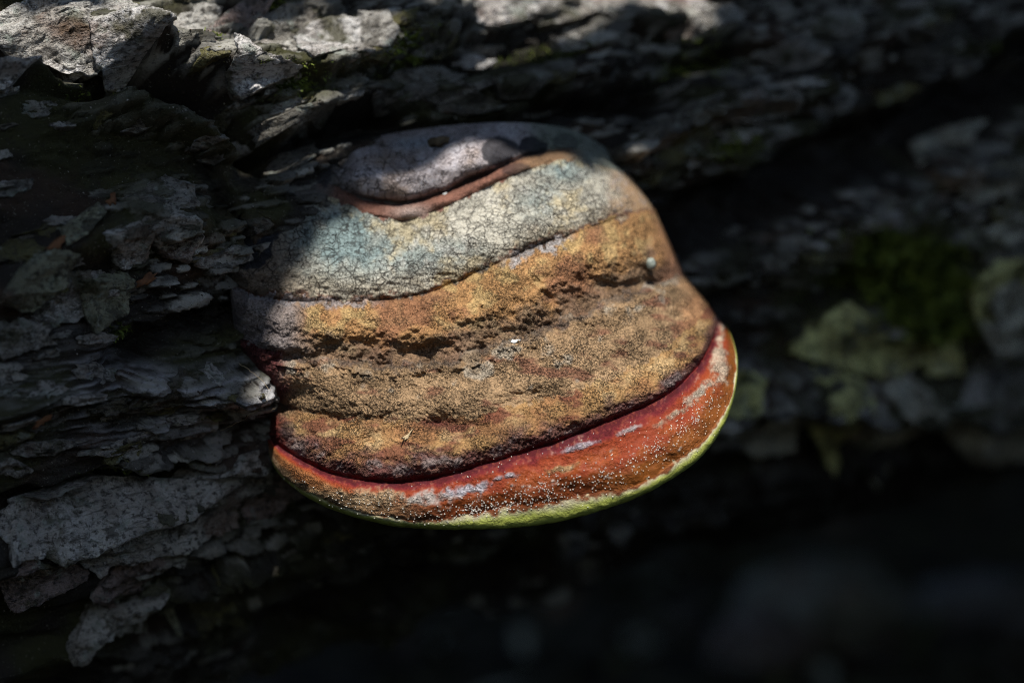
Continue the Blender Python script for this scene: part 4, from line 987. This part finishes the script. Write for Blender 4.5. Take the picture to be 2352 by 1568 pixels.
def cell(p): return np.clip(((p@A1+OFF)/RES).astype(int), 0, NG-1), np.clip(((p@A2+OFF)/RES).astype(int), 0, NG-1)
ci, cj = cell(pts); mask[ci, cj] = True
def dilate(m, n):
    for _ in range(n):
        q = m.copy(); q[1:] |= m[:-1]; q[:-1] |= m[1:]; q[:, 1:] |= m[:, :-1]; q[:, :-1] |= m[:, 1:]; m = q
    return m
mask1 = dilate(mask, 1); mask2 = dilate(mask, 6)

M_LEAF = mat_simple("tree_leaf", (.045, .075, .016), .6, .4, 30., .3, .0005, (.06, .09, .02))
M_TRUNK = mat_simple("tree_bark", (.10, .085, .07), .85, .5, 25., .2, .004)
def tube(path, radii, k=9):
    path = np.asarray(path, float); n = len(path); an = np.linspace(0, 2*math.pi, k, endpoint=False); out = []
    for i in range(n):
        d = path[min(i+1, n-1)]-path[max(i-1, 0)]; d /= np.linalg.norm(d)
        a_ = np.cross(d, [.31, .9, .22]); a_ /= np.linalg.norm(a_); b_ = np.cross(d, a_)
        out.append(path[i]+radii[i]*(np.cos(an)[:, None]*a_+np.sin(an)[:, None]*b_))
    return np.concatenate(out), grid_faces(k, n, True)
def crown(centres, spread, n, size, seed, cull):
    r_ = np.random.default_rng(seed)
    c = centres[r_.integers(0, len(centres), n)]+r_.normal(size=(n, 3))*spread
    d = r_.normal(size=(n, 3)); d[:, 2] *= .4; d /= np.linalg.norm(d, axis=1)[:, None]
    nn = r_.normal(size=(n, 3))*.5+np.array([0, 0, 1.])
    sd = np.cross(d, nn); sd /= np.linalg.norm(sd, axis=1)[:, None]; nn = np.cross(sd, d)
    L = r_.uniform(size*.7, size*1.25, n)[:, None]
    Vv = np.stack([c-d*L*.5, c+sd*L*.32+nn*L*.06, c+d*L*.5, c-sd*L*.32+nn*L*.06], 1)
    rel = (c-0)@SUNV
    bad = np.zeros(n, bool)
    for (u_, v_) in ((0, 0), (-.5, 0), (.5, 0), (0, .32), (0, -.32), (.25, .2), (-.25, .2), (.25, -.2), (-.25, -.2)):
        p = c+d*L*u_+sd*L*v_
        a1, a2 = p@A1, p@A2
        ok = (np.abs(a1) < OFF-.01) & (np.abs(a2) < OFF-.01)
        i_, j_ = cell(p); bad |= ok & (mask1 if cull == 1 else mask2)[i_, j_]
    # keep the view itself clear
    near = (np.abs(c[:, 0]) < .35) & (c[:, 2] < .35) & (c[:, 1] < .3)
    Vv = Vv[~(bad | near)]
    m = len(Vv)
    F_ = (np.arange(m)[:, None]*4+np.arange(4)[None])
    return Vv.reshape(-1, 3), F_
def blocked(path, rad):
    p = np.asarray(path); i_, j_ = cell(p); a1, a2 = p@A1, p@A2
    return bool((mask2[i_, j_] & (np.abs(a1) < OFF-.01) & (np.abs(a2) < OFF-.01)).any())
def tree(x, y, height, seed, label, low_branch=None, n_leaf=20000, spread=2.0, leaf=.030):
    r_ = np.random.default_rng(seed); z0 = float(floor_z(np.array(x), np.array(y)))-.05
    root = link("broadleaf_tree", None, label=label, cat="tree", group="trees standing around the log", loc=(x, y, z0))
    o0 = np.array([x, y, z0])
    hs = np.linspace(0, height, 12); path = np.stack([x+.05*np.sin(hs*1.1+seed), y+.05*np.cos(hs*.9+seed), z0+hs], -1)
    v_, f_ = tube(path, np.linspace(.10, .03, 12), 14); link("trunk", mesh_from("trunk", v_-o0, f_), M_TRUNK, root)
    cs_ = []
    for q in range(26):
        hz = r_.uniform(.33, .98)*height; a = r_.uniform(0, 6.28); ln = spread*r_.uniform(.5, 1.)*(1.15-.6*hz/height)
        b0 = np.array([np.interp(hz, hs, path[:, 0]), np.interp(hz, hs, path[:, 1]), z0+hz]); tp = b0+np.array([math.cos(a)*ln, math.sin(a)*ln, ln*.25])
        k = np.linspace(0, 1, 7)[:, None]; lp = b0+(tp-b0)*k+np.array([0, 0, .12])*np.sin(k*3.14)
        if not blocked(b0+(tp-b0)*np.linspace(0, 1, 60)[:, None], .02):
            v_, f_ = tube(lp, np.linspace(.022, .006, 7), 6); link("limb", mesh_from("limb", v_-o0, f_), M_TRUNK, root)
        for t_ in np.linspace(.25, 1.05, 9): cs_.append(b0+(tp-b0)*t_)
    v1, f1 = crown(np.array(cs_), np.array([.24, .24, .15]), n_leaf, .085, seed+50, 2)
    if low_branch is not None:
        c_, n2, sp = low_branch
        b0 = path[5]; lp = [b0+(np.array(c_)-b0)*t_+np.array([0, 0, .1*math.sin(t_*3.14)]) for t_ in np.linspace(0, 1, 40)]
        lp = [p for p in lp if not blocked(np.array([p]), .02)]
        lp = np.array(lp)[:max(6, int(len(lp)))]
        v_, f_ = tube(lp, np.linspace(.02, .006, len(lp)), 6); link("limb", mesh_from("limb", v_-o0, f_), M_TRUNK, root)
        v2, f2 = crown(np.array([c_]), np.array(sp), n2, leaf, seed+90, 1 if leaf < .05 else 2)
        if leaf < .05:
            v3, f3 = crown(np.array([c_]), np.array(sp)*.62, n2*2, .014, seed+91, 1)
            f2 = np.concatenate([f2, f3+len(v2)]); v2 = np.concatenate([v2, v3])
        f1 = np.concatenate([f1, f2+len(v1)]); v1 = np.concatenate([v1, v2])
    link("crown", mesh_from("crown", v1-o0, f1), M_LEAF, root)
    return root
lowc = np.array([0., 0., 0.])+SUNV*.78
tree(1.9, -1.6, 5.0, 1, "slim broadleaf tree whose low leafy bough hangs over the conk", (tuple(lowc), 19000, (.24, .24, .09)), 17000)
tree(-1.8, -1.2, 5.4, 2, "taller broadleaf tree standing left of the log", None, 17000)
tree(-.6, -3.0, 5.2, 3, "broadleaf tree behind the spot where the log is viewed from", None, 17000)
tree(.9, 2.6, 5.6, 4, "broadleaf tree growing on the bank behind the log", None, 17000)
tree(-1.9, 1.9, 5.0, 5, "broadleaf tree at the foot of the bank behind the log", None, 14000)
tree(1.05, 1.0, 3.4, 6, "young broadleaf tree added right of the log to shade the floor", ((.45, -.25, 1.9), 9000, (.42, .42, .12)), 22000, 1.3, .085)  # unseen tree and leaf cluster added to keep sun off the floor

# unseen shrubs added in a ring to close the low sky off
M_SHRUB = mat_simple("shrub_leaf", (.035, .055, .014), .65, .4, 20., .25, .0005, (.05, .075, .018))
def shrub(x, y, h, seed, label):
    r_ = np.random.default_rng(seed); z0 = float(floor_z(np.array(x), np.array(y)))-.03; o0 = np.array([x, y, z0])
    root = link("added_shrub", None, label=label, cat="shrub", group="shrubs added around the log to block low sky", loc=(x, y, z0))
    cs_ = []
    for q in range(9):
        a = r_.uniform(0, 6.28); tp = o0+np.array([math.cos(a)*r_.uniform(.2, .8), math.sin(a)*r_.uniform(.2, .8), h*r_.uniform(.6, 1.)])
        k = np.linspace(0, 1, 6)[:, None]; lp = o0+(tp-o0)*k**np.array([1.5, 1.5, 1.])
        v_, f_ = tube(lp, np.linspace(.02, .004, 6), 6); link("stem", mesh_from("stem", v_-o0, f_), M_TRUNK, root)
        cs_ += list(lp[1:])
    v1, f1 = crown(np.array(cs_), np.array([.30, .30, .16]), 2600, .11, seed+7, 2)
    link("foliage", mesh_from("foliage", v1-o0, f1), M_SHRUB, root)
WHERE = ["behind the viewing spot", "left of the viewing spot", "right of the viewing spot", "beyond the left end of the log", "on the bank behind the left end of the log", "on top of the bank behind the log", "on the bank behind the right end of the log", "beyond the right end of the log"]
HOW = ["added tall leafy", "added broad leafy"]
for k in range(16):
    a = k*math.pi/8; rr_ = 3.0+.5*(k % 2)
    shrub(rr_*math.sin(a+math.pi), rr_*math.cos(a+math.pi), 1.5 if k % 2 == 0 else 1.1, 300+k, HOW[k % 2]+" shrub "+["behind the viewing spot", "behind and left of the viewing spot", "left of the viewing spot", "beyond the left end of the log", "on the bank behind the log", "on the bank behind the right end of the log", "beyond the right end of the log", "right of the viewing spot"][((k+1)//2) % 8])
